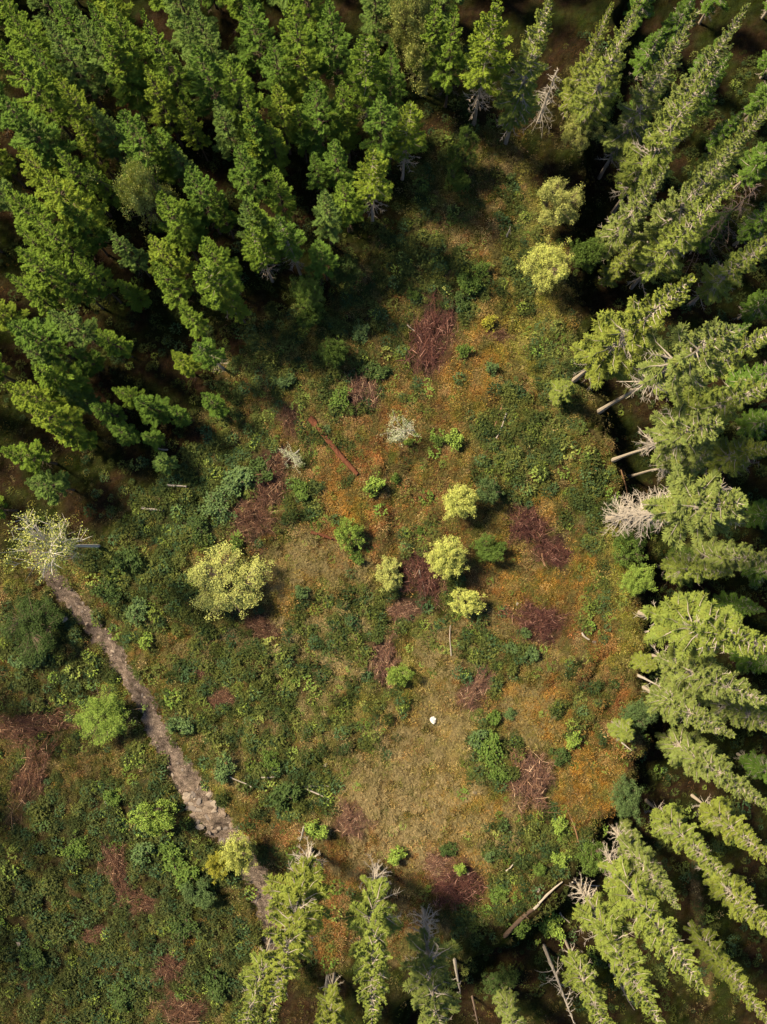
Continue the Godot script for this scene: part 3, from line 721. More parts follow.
# ------------------------------------------------------------------ broadleaf trees, saplings and bushes
# crown px, py, height, half width, tone, shape, what it is
const LEAFY := [
	[461, 502, 3.0, 1.40, "leaf_lime", 0, "bright yellow-green round sapling, uppermost of three"], [447, 557, 3.2, 1.55, "leaf_lime", 1, "bright yellow-green round sapling, middle and largest of three"], [466, 603, 2.4, 1.15, "leaf_lime", 2, "bright yellow-green round sapling, lowest of three"],
	[225, 586, 3.6, 2.9, "leaf_pale", 3, "broad pale yellow sallow on the left side of the clearing"], [100, 718, 3.2, 2.3, "leaf_bright", 4, "bright green bush left of the path"], [150, 820, 3.0, 1.45, "leaf_bright", 2, "bright green sapling left of the stony stretch of path"], [237, 855, 4.0, 1.35, "leaf_lime", 1, "yellow-green sapling standing over the path"], [216, 868, 1.8, 1.0, "leaf_yellow", 3, "low yellow bush left of the sapling over the path"], [198, 898, 1.8, 1.2, "leaf_bluish", 4, "blue-green bush below the yellow bush by the path"],
	[490, 490, 2.4, 1.0, "leaf_bluish", 3, "blue-green sapling right of the uppermost yellow-green sapling"], [488, 550, 1.8, 1.2, "leaf_green", 4, "green spreading bush right of the largest yellow-green sapling"], [350, 535, 2.6, 1.2, "leaf_bright", 2, "bright green bush below the red fallen log"], [357, 558, 1.2, 0.9, "leaf_green", 1, "small green bush under the bright bush in mid-clearing"], [374, 484, 1.3, 0.85, "leaf_bright", 0, "green bush at the lower end of the red log"], [390, 573, 1.9, 1.15, "leaf_pale", 1, "pale grey-green bush left of the middle brush pile"], [398, 675, 2.0, 0.95, "leaf_bright", 4, "upright green sapling right of a brush pile in mid-clearing"], [300, 593, 1.2, 0.85, "leaf_bluish", 0, "round blue-green bush right of the broad sallow"],
	[438, 440, 1.1, 0.75, "leaf_green", 1, "left one of two touching round green bushes"], [455, 440, 1.3, 0.8, "leaf_bright", 0, "right one of two touching round green bushes"], [408, 442, 0.8, 0.4, "leaf_bright", 2, "tiny round bush below the lichen-grey sapling"], [395, 478, 1.2, 0.6, "leaf_green", 3, "small green bush right of the red log's lower end"], [420, 530, 1.0, 0.5, "leaf_green", 4, "small green bush left of the largest yellow-green sapling"],
	[333, 351, 2.6, 1.1, "leaf_green", 1, "round green sapling at the shaded left side of the clearing"], [307, 290, 5.0, 1.35, "leaf_bright", 2, "bright leafy tree at the forest edge"], [310, 312, 3.4, 1.0, "leaf_green", 3, "leafy sapling under the bright tree at the forest edge"], [345, 268, 3.0, 1.3, "leaf_dark", 0, "dark shaded bush right of the bright forest-edge tree"], [463, 145, 4.4, 1.3, "leaf_green", 2, "green leafy tree standing alone in the upper clearing"], [458, 178, 2.6, 0.95, "leaf_green", 4, "green sapling below the lone leafy tree in the upper clearing"],
	[583, 120, 5.0, 1.5, "leaf_pale", 1, "pale leafy tree at the upper right forest edge"], [604, 85, 5.0, 1.6, "leaf_green", 2, "green leafy tree behind the silver dead spruce"], [562, 200, 4.6, 1.9, "leaf_pale", 4, "pale green leafy tree on the right edge of the upper clearing"], [551, 258, 4.6, 1.9, "leaf_lime", 3, "bright yellow-green leafy tree on the right upper edge"], [590, 250, 3.2, 1.4, "leaf_green", 0, "green bush in shade right of the bright edge tree"],
	[135, 180, 12.5, 2.0, "leaf_pale", 1, "pale yellow birch inside the upper left forest"], [425, 45, 9.0, 1.9, "leaf_pale", 2, "pale birch at the top edge of the forest"], [414, 8, 10.0, 1.8, "leaf_pale", 4, "pale birch cut by the top frame"],
	[30, 625, 2.6, 2.5, "leaf_dark", 3, "wide dark green bush left of the path's upper end"], [28, 655, 1.6, 1.6, "leaf_bluish", 0, "blue-green bush below the wide dark bush by the path"], [178, 727, 1.6, 1.4, "leaf_bluish", 4, "blue-green bush right of the middle of the path"], [222, 772, 1.6, 1.5, "leaf_bluish", 1, "grey-green bush above the stony stretch of path"], [283, 797, 1.6, 1.8, "leaf_dark", 3, "dark green rounded bush beside pale fallen poles"], [268, 762, 1.2, 1.1, "leaf_green", 0, "green bush above the dark bush by the poles"], [490, 752, 1.5, 1.8, "leaf_green", 4, "green bush mass left of the lower right brush pile"], [478, 740, 1.3, 1.2, "leaf_bluish", 2, "blue-green bush at the top of the green bush mass"], [500, 775, 1.2, 1.1, "leaf_green", 1, "green bush at the foot of the green bush mass"], [563, 758, 1.1, 1.1, "leaf_dark", 0, "dark bush right of the lower right brush pile"], [575, 742, 1.0, 0.7, "leaf_bright", 2, "bright star-shaped bush above the dark bush on the knoll"],
	[470, 282, 1.6, 1.5, "leaf_green", 4, "green bush above right of the upper brush pile"], [482, 268, 1.3, 1.0, "leaf_green", 2, "small green bush at the upper right of the clearing"], [462, 300, 1.2, 1.1, "leaf_dark", 3, "dark bush right beside the upper brush pile"], [489, 322, 0.9, 0.6, "leaf_yellow", 0, "small yellow bush right of the upper brush pile"], [464, 350, 1.2, 0.9, "leaf_green", 1, "round green bush right of the upper brush pile's lower half"], [492, 366, 1.1, 0.8, "leaf_bluish", 0, "blue-green bush in the upper right clearing"], [415, 293, 1.2, 0.7, "leaf_green", 2, "green bush above the upper brush pile"], [375, 370, 1.2, 1.5, "leaf_dark", 4, "dark leafy bush left of the upper brush pile"], [360, 330, 1.0, 1.1, "leaf_bluish", 1, "blue-green bush in the shaded upper clearing"], [286, 380, 1.2, 1.0, "leaf_bluish", 3, "blue-green bush at the shaded left edge of the clearing"], [340, 400, 1.1, 1.3, "leaf_green", 0, "leafy bush above the red fallen log"],
	[526, 633, 1.0, 0.65, "leaf_bluish", 2, "blue-green tuft bush left of the lower purple brush pile"], [513, 648, 1.0, 0.7, "leaf_bluish", 0, "grey-green bush left of the rust patch"], [533, 654, 1.1, 0.9, "leaf_bluish", 1, "larger grey-green bush under the purple brush pile"], [510, 715, 0.9, 0.7, "leaf_bluish", 4, "grey-green bush above the green bush mass"], [495, 718, 1.0, 0.9, "leaf_green", 3, "dark bush beside the pale slash streak"], [632, 548, 2.2, 1.4, "leaf_green", 2, "leafy green bush at the foot of the right bank"], [640, 580, 2.4, 1.3, "leaf_bright", 0, "bright bush beside the right bank shadow"], [645, 520, 2.0, 1.3, "leaf_dark", 3, "dark bush under the bare-branched right spruce"],
	[258, 470, 1.3, 1.7, "leaf_dark", 4, "dark bush left of the left brush pile"], [235, 480, 1.3, 1.9, "leaf_bluish", 1, "blue-green bush spreading in the left clearing"], [215, 505, 1.2, 1.7, "leaf_bluish", 3, "blue-green low bush left of the clearing"], [195, 525, 1.1, 1.4, "leaf_dark", 0, "dark low bush near a white fallen pole"], [300, 490, 1.1, 1.2, "leaf_green", 2, "green bush right of the left brush pile"], [235, 545, 1.1, 0.9, "leaf_green", 4, "green sapling above the broad sallow"], [125, 560, 1.6, 1.7, "leaf_dark", 1, "dark bush right of the half-bare birch"], [135, 610, 1.4, 1.5, "leaf_bluish", 3, "dark blue-green bush right of the upper path"], [145, 640, 1.0, 0.7, "leaf_bright", 0, "small bright bush right of the upper path"], [105, 590, 1.5, 1.5, "leaf_dark", 2, "dark bush beside the path's upper end"],
	[170, 860, 1.5, 1.8, "leaf_green", 4, "green bush below the bright sapling left of the path"], [140, 855, 1.4, 1.4, "leaf_bluish", 3, "blue-green bush by the lower left brush patch"], [185, 880, 1.3, 1.5, "leaf_green", 1, "green bush left of the blue-green bush by the path"], [30, 960, 1.2, 1.5, "leaf_dark", 0, "dark bush in the lower left corner"], [110, 800, 1.0, 1.0, "leaf_green", 2, "small green bush in the left undergrowth"], [75, 850, 1.1, 1.3, "leaf_green", 4, "green bush in the left undergrowth beside brown patch"], [120, 1000, 1.2, 1.6, "leaf_dark", 3, "dark bush at the bottom left edge"], [215, 990, 1.4, 1.7, "leaf_dark", 1, "dark bush left of the left bright bottom spruce"], [180, 930, 1.2, 1.5, "leaf_dark", 0, "dark bush in the lower left undergrowth near the path end"],
	[520, 932, 1.5, 1.1, "leaf_green", 0, "round green bush below the dark fallen trunk"], [552, 930, 1.5, 1.2, "leaf_bright", 2, "bright green bush right of the round bush at lower right"], [562, 826, 1.1, 0.7, "leaf_bright", 1, "bright small bush at the lower right of the knoll"], [561, 860, 1.0, 0.7, "leaf_bright", 0, "bright green bush above the fallen trunk"], [541, 872, 1.2, 0.75, "leaf_green", 3, "round green bush left above the fallen trunk"], [500, 895, 1.2, 1.2, "leaf_green", 4, "green bush right of the bottom brush pile"], [490, 858, 1.0, 0.7, "leaf_bluish", 2, "blue-green bush above the bottom brush pile"], [460, 870, 0.9, 0.5, "leaf_bright", 1, "bright little bush at the bottom brush pile"], [448, 852, 1.2, 1.0, "leaf_dark", 0, "dark grey-green bush left above the bottom brush pile"], [396, 858, 1.2, 0.8, "leaf_bright", 3, "green bush right of the middle bottom spruce's foot"], [316, 832, 1.4, 0.9, "leaf_bright", 4, "bright green bush above the left bright bottom spruce"], [595, 860, 2.4, 1.2, "leaf_green", 2, "green bush at the lower right brow"], [628, 800, 2.6, 1.4, "leaf_bluish", 0, "blue-green bush between the lower right spruces"], [640, 715, 2.4, 1.2, "leaf_bluish", 1, "blue-green bush in the dark under the right bank"], [682, 700, 5.0, 2.0, "leaf_bluish", 4, "blue-green leafy tree among the lower right spruces"], [690, 568, 5.0, 1.7, "leaf_green", 2, "leafy tree under the pale dead crown at right"], [500, 985, 2.2, 1.3, "leaf_dark", 3, "dark bush at the bottom edge between snags"], [430, 985, 1.6, 1.3, "leaf_dark", 2, "dark bush left of the short grey snag"],
]

func build_leafy() -> void:
	var r := RandomNumberGenerator.new()
	r.seed = 99
	var bark := wood_mat("twig_bark", Color(0.16, 0.12, 0.09))
	var kinds := [broadleaf(r, 6, 300, 56, 0.026, 0.034, 0), broadleaf(r, 7, 340, 52, 0.025, 0.032, 0), broadleaf(r, 5, 190, 60, 0.034, 0.036, 5), broadleaf(r, 8, 230, 56, 0.032, 0.034, 7), broadleaf(r, 6, 180, 60, 0.034, 0.035, 6), broadleaf(r, 6, 130, 50, 0.036, 0.034, 8)]
	var fine := [broadleaf(r, 8, 420, 60, 0.017, 0.03, 8), broadleaf(r, 7, 420, 60, 0.018, 0.03, 6), broadleaf(r, 7, 460, 56, 0.017, 0.028, 0)]
	var bushy := [broadleaf(r, 7, 54, 22, 0.085, 0.05, 7), broadleaf(r, 6, 46, 24, 0.095, 0.05, 6), broadleaf(r, 8, 60, 20, 0.08, 0.055, 9), broadleaf(r, 5, 40, 26, 0.09, 0.05, 5)]
	var taken := {}
	for q in LEAFY:
		var p := put_down(on_plane(q[0], q[1], q[2] * 0.7))
		p = put_down(on_plane(q[0], q[1], q[2] * 0.7 + p.y), 0.02)
		var kind := "bush" if q[2] < 1.75 else "sapling" if q[2] < 4.2 else "leafy_tree"
		var shape: int = q[5] if q[5] > 1 or q[2] > 2.2 else 2 + r.randi() % 4
		var low: float = 0.75 if q[2] < 1.75 and q[4] in ["leaf_dark", "leaf_bluish", "leaf_green"] else 1.0
		var o := plant(kind, bushy[r.randi() % 4] if q[2] < 1.75 else fine[r.randi() % 3] if q[3] > 1.7 or q[2] > 4.1 else kinds[shape], p, q[2] * low, q[3] * 1.9 * low, r.randf() * TAU, q[4], bark)
		var s := r.randf_range(0.85, 1.18)
		o.scale.x *= s
		o.scale.z /= s
		tag(o, q[6], kind.replace("_", " "), {"bush": "bushes of the clearing", "sapling": "saplings of the clearing", "leafy_tree": "leafy trees at the forest edge"}[kind])
		taken[q[6]] = true

# the half-bare birch by the path, and two lichen-grey saplings
func bare_tree(r: RandomNumberGenerator, h: float, wide: float, limbs: int, leaves: int, leaf: float, stem: float) -> TreeShape:
	var tv := PackedVector3Array()
	var top := Vector3(0.02, 0.62, 0.03) * h
	tube(tv, [Vector3(0, -0.15, 0), Vector3(0.05, h * 0.3, 0), top], [stem, stem * 0.8, stem * 0.5], 7)
	var bv := PackedVector3Array()
	var fv := PackedVector3Array()
	var fc := PackedColorArray()
	for k in limbs:
		var t := r.randf_range(0.45, 0.62)
		var a := r.randf() * TAU
		var foot := Vector3(0.03, t * h, 0.01)
		var tip := foot + Vector3(cos(a) * wide * r.randf_range(0.5, 1.0), h * r.randf_range(0.05, 0.38), sin(a) * wide * r.randf_range(0.5, 1.0))
		var mid := foot.lerp(tip, 0.5) + Vector3.UP * h * 0.05
		tube(bv, [foot, mid, tip], [stem * 0.4, stem * 0.25, stem * 0.07], 4, false)
		for s in 9:
			var p := mid.lerp(tip, r.randf()) if r.randf() < 0.75 else foot.lerp(mid, r.randf())
			var d := ((tip - foot).normalized() * 0.6 + Vector3(r.randf_range(-1, 1), r.randf_range(-0.5, 0.6), r.randf_range(-1, 1))).normalized()
			var l := wide * r.randf_range(0.2, 0.5)
			tube(bv, [p, p + d * l * 0.5 + Vector3.UP * 0.02, p + d * l], [stem * 0.12, stem * 0.09, stem * 0.03], 3, false)
			if r.randf() < 0.8:
				var shade := r.randf_range(0.8, 1.2)
				for m in leaves:
					var q := p + d * l * r.randf_range(0.4, 1.1) + Vector3(r.randfn(), r.randfn(), r.randfn()) * leaf * 1.1
					var g := Vector3(r.randf_range(-1, 1), r.randf_range(-0.6, 0.6), r.randf_range(-1, 1)).normalized()
					var f := Vector3(r.randf_range(-1, 1), r.randf_range(-0.6, 0.6), r.randf_range(-1, 1)).normalized()
					var e := shade * r.randf_range(0.8, 1.2)
					kite(fv, fc, q, g, g.cross(f).normalized(), leaf, leaf * 0.75, Color(e, e, e * 0.9))
	var out := TreeShape.new()
	out.trunk = mesh_of(tv)
	out.limbs = mesh_of(bv)
	out.crown = mesh_of(fv, fc)
	out.tall = h
	return out

func build_bare_trees() -> void:
	var r := RandomNumberGenerator.new()
	r.seed = 5
	var white := wood_mat("birch_bark", Color(0.62, 0.58, 0.52), 0.4)
	var base := ground(99, 546)
	var o := plant("birch_tree", bare_tree(r, 10.0, 2.3, 34, 24, 0.10, 0.13), put_down(base, 0.05), 13.0, 1.0, 0.6, "leaf_pale", white)
	tag(o, "half-bare pale birch with grey branches at the path's upper end", "birch tree")
	var lichen := bare_tree(r, 3.2, 1.2, 14, 16, 0.075, 0.05)
	var a := ground(414, 430)
	var s1 := plant("lichen_sapling", lichen, put_down(a, 0.03), 3.6, 1.1, 2.0, "leaf_lichen", white)
	s1.rotation.x = -0.45
	tag(s1, "pale lichen-grey leaning sapling in the upper middle clearing", "sapling")
	var b := ground(300, 449)
	var s2 := plant("lichen_sapling", lichen, put_down(b, 0.03), 1.6, 0.95, 4.0, "leaf_lichen", white)
	s2.rotation.z = -0.9
	tag(s2, "small pale lichen-grey sapling left of the red log", "sapling")

# ------------------------------------------------------------------ fallen wood, stones, brush piles
func log_mesh(r: RandomNumberGenerator, length: float, ra: float, rb: float, rough: float, sides := 9) -> ArrayMesh:
	var v := PackedVector3Array()
	var rings := []
	var n := maxi(4, int(length / 0.25))
	for k in n + 1:
		var t := k / float(n)
		var ring := []
		for i in sides:
			var a := TAU * i / sides
			var q := lerpf(ra, rb, t) * (1.0 + rough * (n_fine.get_noise_3d(cos(a) * 2, t * length * 2.2, sin(a) * 2 + length * 9) * 1.6 + (r.randf_range(-0.5, 0.5) if k == 0 or k == n else 0.0)))
			ring.append(Vector3(t * length + (r.randf_range(-0.2, 0.2) * rough if k == 0 or k == n else 0.0), sin(a) * q + sin(t * 5.0) * rough * 0.06, cos(a) * q + sin(t * 3.1 + length) * rough * 0.4))
		rings.append(ring)
	for k in n:
		for i in sides:
			var j := (i + 1) % sides
			v.append_array([rings[k][i], rings[k + 1][i], rings[k][j], rings[k][j], rings[k + 1][i], rings[k + 1][j]])
	for i in sides:
		var j := (i + 1) % sides
		v.append_array([Vector3(0.05, 0, 0), rings[0][i], rings[0][j]])
		v.append_array([Vector3(length - 0.05, 0, 0), rings[n][j], rings[n][i]])
	return mesh_of(v)

func build_fallen() -> void:
	var r := RandomNumberGenerator.new()
	r.seed = 21
	var red := wood_mat("rotten_wood", Color(0.22, 0.090, 0.052), 0.85)
	var pale := wood_mat("weathered_pole", Color(0.34, 0.30, 0.255), 0.5)
	var dark := wood_mat("dark_log", Color(0.085, 0.06, 0.045), 0.5)
	var brown := wood_mat("brown_log", Color(0.20, 0.12, 0.07), 0.5)
	for q in [[310, 419, 358, 474, .26, .17, red, "long red rotten log in the middle of the clearing", "fallen log"], [311, 531, 337, 542, .14, .10, red, "short rust-red log below the long red log", "fallen log"],
		[143, 507, 164, 512, .10, .06, pale, "white fallen pole left of the blue-green bushes", "fallen pole"], [169, 484, 187, 488, .09, .06, pale, "white fallen pole above the other at the left forest edge", "fallen pole"], [158, 447, 168, 451, .08, .06, pale, "short pale pole under the forest edge", "fallen pole"], [262, 775, 276, 777, .09, .06, pale, "short white pole left of the dark rounded bush", "fallen pole"], [302, 785, 330, 787, .06, .03, pale, "upper of two crossing white poles by the dark bush", "fallen pole"], [308, 787, 328, 800, .07, .05, pale, "lower of two crossing white poles by the dark bush", "fallen pole"], [231, 775, 251, 787, .05, .03, pale, "thin pale stick right of the grey-green bush", "fallen pole"],
		[502, 402, 484, 464, .06, .05, brown, "longer of two brown poles in the upper right clearing", "fallen pole"], [507, 414, 495, 438, .05, .04, pale, "shorter of two poles in the upper right clearing", "fallen pole"], [504, 936, 533, 908, .16, .14, dark, "dark fallen trunk in the lower right shade", "fallen log"], [533, 908, 562, 881, .10, .05, pale, "pale broken top of the dark fallen trunk", "fallen pole"], [571, 882, 599, 884, .06, .04, pale, "pale pole pointing right at the lower right brow", "fallen pole"], [566, 806, 578, 842, .07, .05, brown, "brown stick down the lower right slope of the knoll", "fallen pole"], [560, 911, 568, 922, .06, .05, pale, "short pale pole right of the fallen trunk", "fallen pole"], [505, 869, 515, 862, .06, .04, pale, "short pale stick above the bottom brush pile", "fallen pole"], [543, 553, 544, 566, .06, .06, brown, "short tan billet on the purple brush pile", "fallen pole"], [620, 470, 626, 500, .05, .04, brown, "brown stick below the bare-trunk right spruce", "fallen pole"], [408, 325, 421, 338, .04, .03, pale, "pale stick on the upper brush pile", "fallen pole"], [341, 380, 356, 369, .05, .04, brown, "brown stick above the red log", "fallen pole"], [385, 252, 398, 262, .05, .04, brown, "thin bent stick in the shaded upper clearing", "fallen pole"], [450, 655, 451, 625, .04, .03, pale, "thin pale upright stick under the lowest yellow sapling", "fallen pole"], [582, 632, 588, 640, .08, .06, pale, "grey broken stick at the rust patch on the right", "fallen pole"], [420, 570, 424, 595, .05, .03, pale, "pale crooked branch in the middle brush pile", "fallen pole"]]:
		var a := ground(q[0], q[1])
		var b := ground(q[2], q[3])
		a.y = height(a.x, a.z) + q[4] * 0.75
		b.y = height(b.x, b.z) + q[5] * 0.75
		var mid: float = height((a.x + b.x) / 2, (a.z + b.z) / 2) + 0.5 * (q[4] + q[5]) * 0.7
		var up: float = maxf(0.0, mid - (a.y + b.y) / 2)
		var lift: float = up + (0.14 if q[6] == pale else 0.0)
		a.y += lift
		b.y += lift
		var o := piece("fallen_log" if q[8] == "fallen log" else "fallen_pole", log_mesh(r, a.distance_to(b), q[4] * (1.0 if q[6] == pale else 1.0), q[5] * (1.0 if q[6] == pale else 1.0), 0.22 if q[6] == red else 0.25), q[6], self)
		o.transform = Transform3D(Basis(), a)
		var d := (b - a).normalized()
		var s := d.cross(Vector3.UP).normalized()
		o.basis = Basis(d, s.cross(d), s)
		if q[8] == "fallen log":
			for k in 3:
				var sv := PackedVector3Array()
				tube(sv, [Vector3.ZERO, Vector3(0.06, 0.14, 0.03), Vector3(0.10, 0.26, 0.05)], [0.05, 0.04, 0.02], 5)
				var stub := piece("branch_stub", mesh_of(sv), q[6], o)
				stub.position = Vector3(a.distance_to(b) * (0.2 + 0.27 * k), q[5] * 0.6, 0)
				stub.rotation.x = r.randf_range(-1.2, 1.2)
		tag(o, q[7], q[8], "fallen wood on the ground")

func stone_mesh(r: RandomNumberGenerator) -> ArrayMesh:
	var s := SphereMesh.new()
	s.radial_segments = 9
	s.rings = 5
	s.radius = 0.5
	s.height = 1.0
	var a := s.get_mesh_arrays()
	var v: PackedVector3Array = a[Mesh.ARRAY_VERTEX]
	var off := r.randf() * 90.0
	for i in v.size():
		var d := v[i].normalized()
		var k := 0.8 + 0.55 * n_mid.get_noise_3d(d.x * 3 + off, d.y * 3, d.z * 3) + 0.25 * n_fine.get_noise_3d(d.x * 2 + off, d.y * 2, d.z * 2)
		v[i] = d * 0.5 * k
		v[i].y = clampf(v[i].y, -0.5, 0.3)
	a[Mesh.ARRAY_VERTEX] = v
	var flat_v := PackedVector3Array()
	for i in a[Mesh.ARRAY_INDEX]:
		flat_v.append(v[i])
	return mesh_of(flat_v)

func build_path_and_stones() -> void:
	var r := RandomNumberGenerator.new()
	r.seed = 3
	var v := PackedVector3Array()
	var n := PackedVector3Array()
	var c := PackedColorArray()
	var ix := PackedInt32Array()
	var pts := []
	var curve := Curve2D.new()
	for p in path_line:
		curve.add_point(p)
	var total := curve.get_baked_length()
	var steps := int(total / 0.2)
	var across := 15
	for k in steps + 1:
		var s := total * k / steps
		var p := curve.sample_baked(s)
		var d := (curve.sample_baked(minf(s + 0.6, total)) - curve.sample_baked(maxf(s - 0.6, 0))).normalized()
		var side := Vector2(-d.y, d.x)
		var half := path_near(p).y
		for i in across:
			var u := i / (across - 1.0) * 2.0 - 1.0
			var w := half * (1.1 + 0.6 * n_mid.get_noise_2d(s * 2.2, 40.0 * signf(u)) + 0.5 * n_fine.get_noise_2d(s * 1.6, 40.0 * signf(u)))
			var q := p + side * u * w
			var sink := 0.03 - 0.12 * pow(absf(u), 3.0)
			v.append(Vector3(q.x, height(q.x, q.y) + 0.02 + sink, q.y))
			n.append(Vector3(height(q.x - CELL, q.y) - height(q.x + CELL, q.y), 2.0 * CELL, height(q.x, q.y - CELL) - height(q.x, q.y + CELL)).normalized())
			var g := 0.9 + 0.9 * n_fine.get_noise_2d(q.x * 2.0, q.y * 2.0) + 0.5 * n_mid.get_noise_2d(q.x * 1.5, q.y * 1.5)
			var stony := smoothstep(0.45, 0.75, s / total) * (0.6 + 0.8 * n_mid.get_noise_2d(q.x, q.y))
			c.append(Color(0.150, 0.118, 0.098).lerp(Color(0.25, 0.195, 0.150), clampf(stony, 0, 1)) * g)
	for k in steps:
		for i in across - 1:
			var a := k * across + i
			ix.append_array([a, a + across, a + 1, a + 1, a + across, a + across + 1])
	var path := piece("path", mesh_of(v, c, n, ix), earth(), self)
	path.set_meta("kind", "structure")
	path.set_meta("label", "trodden brown footpath strewn with stones")
	var shapes := []
	for k in 5:
		shapes.append(stone_mesh(r))
	var tones := [wood_mat("stone_tan", Color(0.21, 0.165, 0.13), 0.5), wood_mat("stone_grey_a", Color(0.17, 0.145, 0.13), 0.5), wood_mat("stone_pale_ab", Color(0.27, 0.225, 0.185), 0.5)]
	for k in 120:                                  # the stones lying on it
		var f := r.randf()
		var slab := k < 46
		var s := total * (lerpf(0.60, 0.76, f) if slab else lerpf(0.1, 0.97, f))
		var p := curve.sample_baked(s)
		var d := (curve.sample_baked(minf(s + 0.5, total)) - p).normalized()
		var w := path_near(p).y
		p += Vector2(-d.y, d.x) * r.randf_range(-0.85, 0.85) * w
		var o := piece("stone", shapes[r.randi() % 5], tones[r.randi() % 3], path)
		var size := r.randf_range(0.4, 0.85) if slab else r.randf_range(0.16, 0.36)
		o.position = Vector3(p.x, height(p.x, p.y) + 0.05, p.y)
		o.rotation = Vector3(r.randf_range(-0.15, 0.15), r.randf() * TAU, r.randf_range(-0.15, 0.15))
		o.scale = Vector3(size * r.randf_range(0.8, 1.4), size * 0.28, size * r.randf_range(0.5, 0.9))
	# pebbles too small to tell apart
	scatter("path_pebbles", shapes[0], tones[0], 30000, r, func(x, z):
		var w := path_near(Vector2(x, z))
		return 1.0 if w.x < w.y * 0.95 else 0.0,
		func(x, z): return Color(1, 1, 1) * r.randf_range(0.5, 1.5), 0.05, 0.15, Rect2(-30, 0, 25, 34), path)
	# boulders in the clearing
	var white := wood_mat("white_stone_abc", Color(0.58, 0.56, 0.52), 0.35)
	for q in [[433, 720, .62, white, "white boulder alone in the lower middle clearing"], [474, 792, .35, tones[2], "small pale stone in the lower right of the clearing"], [468, 873, .3, tones[2], "small pale stone at the bottom brush pile"], [538, 890, .4, tones[2], "pinkish pale stone by the fallen trunk"], [326, 765, .35, tones[1], "small grey stone beside the white poles"], [66, 619, .55, tones[2], "pale stone at the left rim of the upper path"], [517, 604, .3, tones[2], "small pale stone left of the purple brush pile"], [107, 801, .4, tones[2], "small pale stone in the left undergrowth"], [20, 942, .5, tones[2], "pale stone at the lower left edge"], [594, 642, .4, tones[1], "grey stone on the rust patch at right"]]:
		var p := put_down(ground(q[0], q[1]))
		var o := piece("boulder", shapes[r.randi() % 5], q[3], self)
		o.position = p + Vector3.UP * q[2] * 0.22
		o.rotation.y = r.randf() * TAU
		o.scale = Vector3(q[2] * 1.2, q[2], q[2])
		tag(o, q[4], "stone", "loose stones in the clearing")

func brush(r: RandomNumberGenerator, count: int, thick: float) -> ArrayMesh:
	var v := PackedVector3Array()
	var c := PackedColorArray()
	for k in count:
		var a := r.randf() * TAU
		var d := sqrt(r.randf()) * (0.85 + 1.1 * n_mid.get_noise_2d(cos(a) * 5.0 + count * 0.1, sin(a) * 5.0)) + absf(r.randfn()) * 0.08
		var p := Vector3(cos(a) * d, r.randf_range(0.03, 0.30) * maxf(0.25, 1.2 - d * d + 1.2 * n_fine.get_noise_2d(cos(a) * d * 1.5, sin(a) * d * 1.5 + count)), sin(a) * d)
		var t := r.randf() * TAU
		var l := r.randf_range(0.06, 0.26) * (1.9 if r.randf() < 0.12 else 1.0)
		var e := Vector3(cos(t), r.randf_range(-0.25, 0.35), sin(t)) * l
		var m := p + e * 0.5 + Vector3(r.randf_range(-1, 1), r.randf_range(-1, 1), r.randf_range(-1, 1)) * l * 0.05
		var w := thick * r.randf_range(0.5, 1.4)
		var was := v.size()
		tube(v, [p - e * 0.1, m, p + e], [w, w * 0.8, w * 0.4], 3, false)
		var kind := r.randf()
		var col := Color(0.068, 0.041, 0.034) if kind < 0.6 else Color(0.135, 0.076, 0.050) if kind < 0.94 else Color(0.351, 0.243, 0.162)
		col *= r.randf_range(0.7, 1.3)
		for i in v.size() - was:
			c.append(col)
	return mesh_of(v, c)

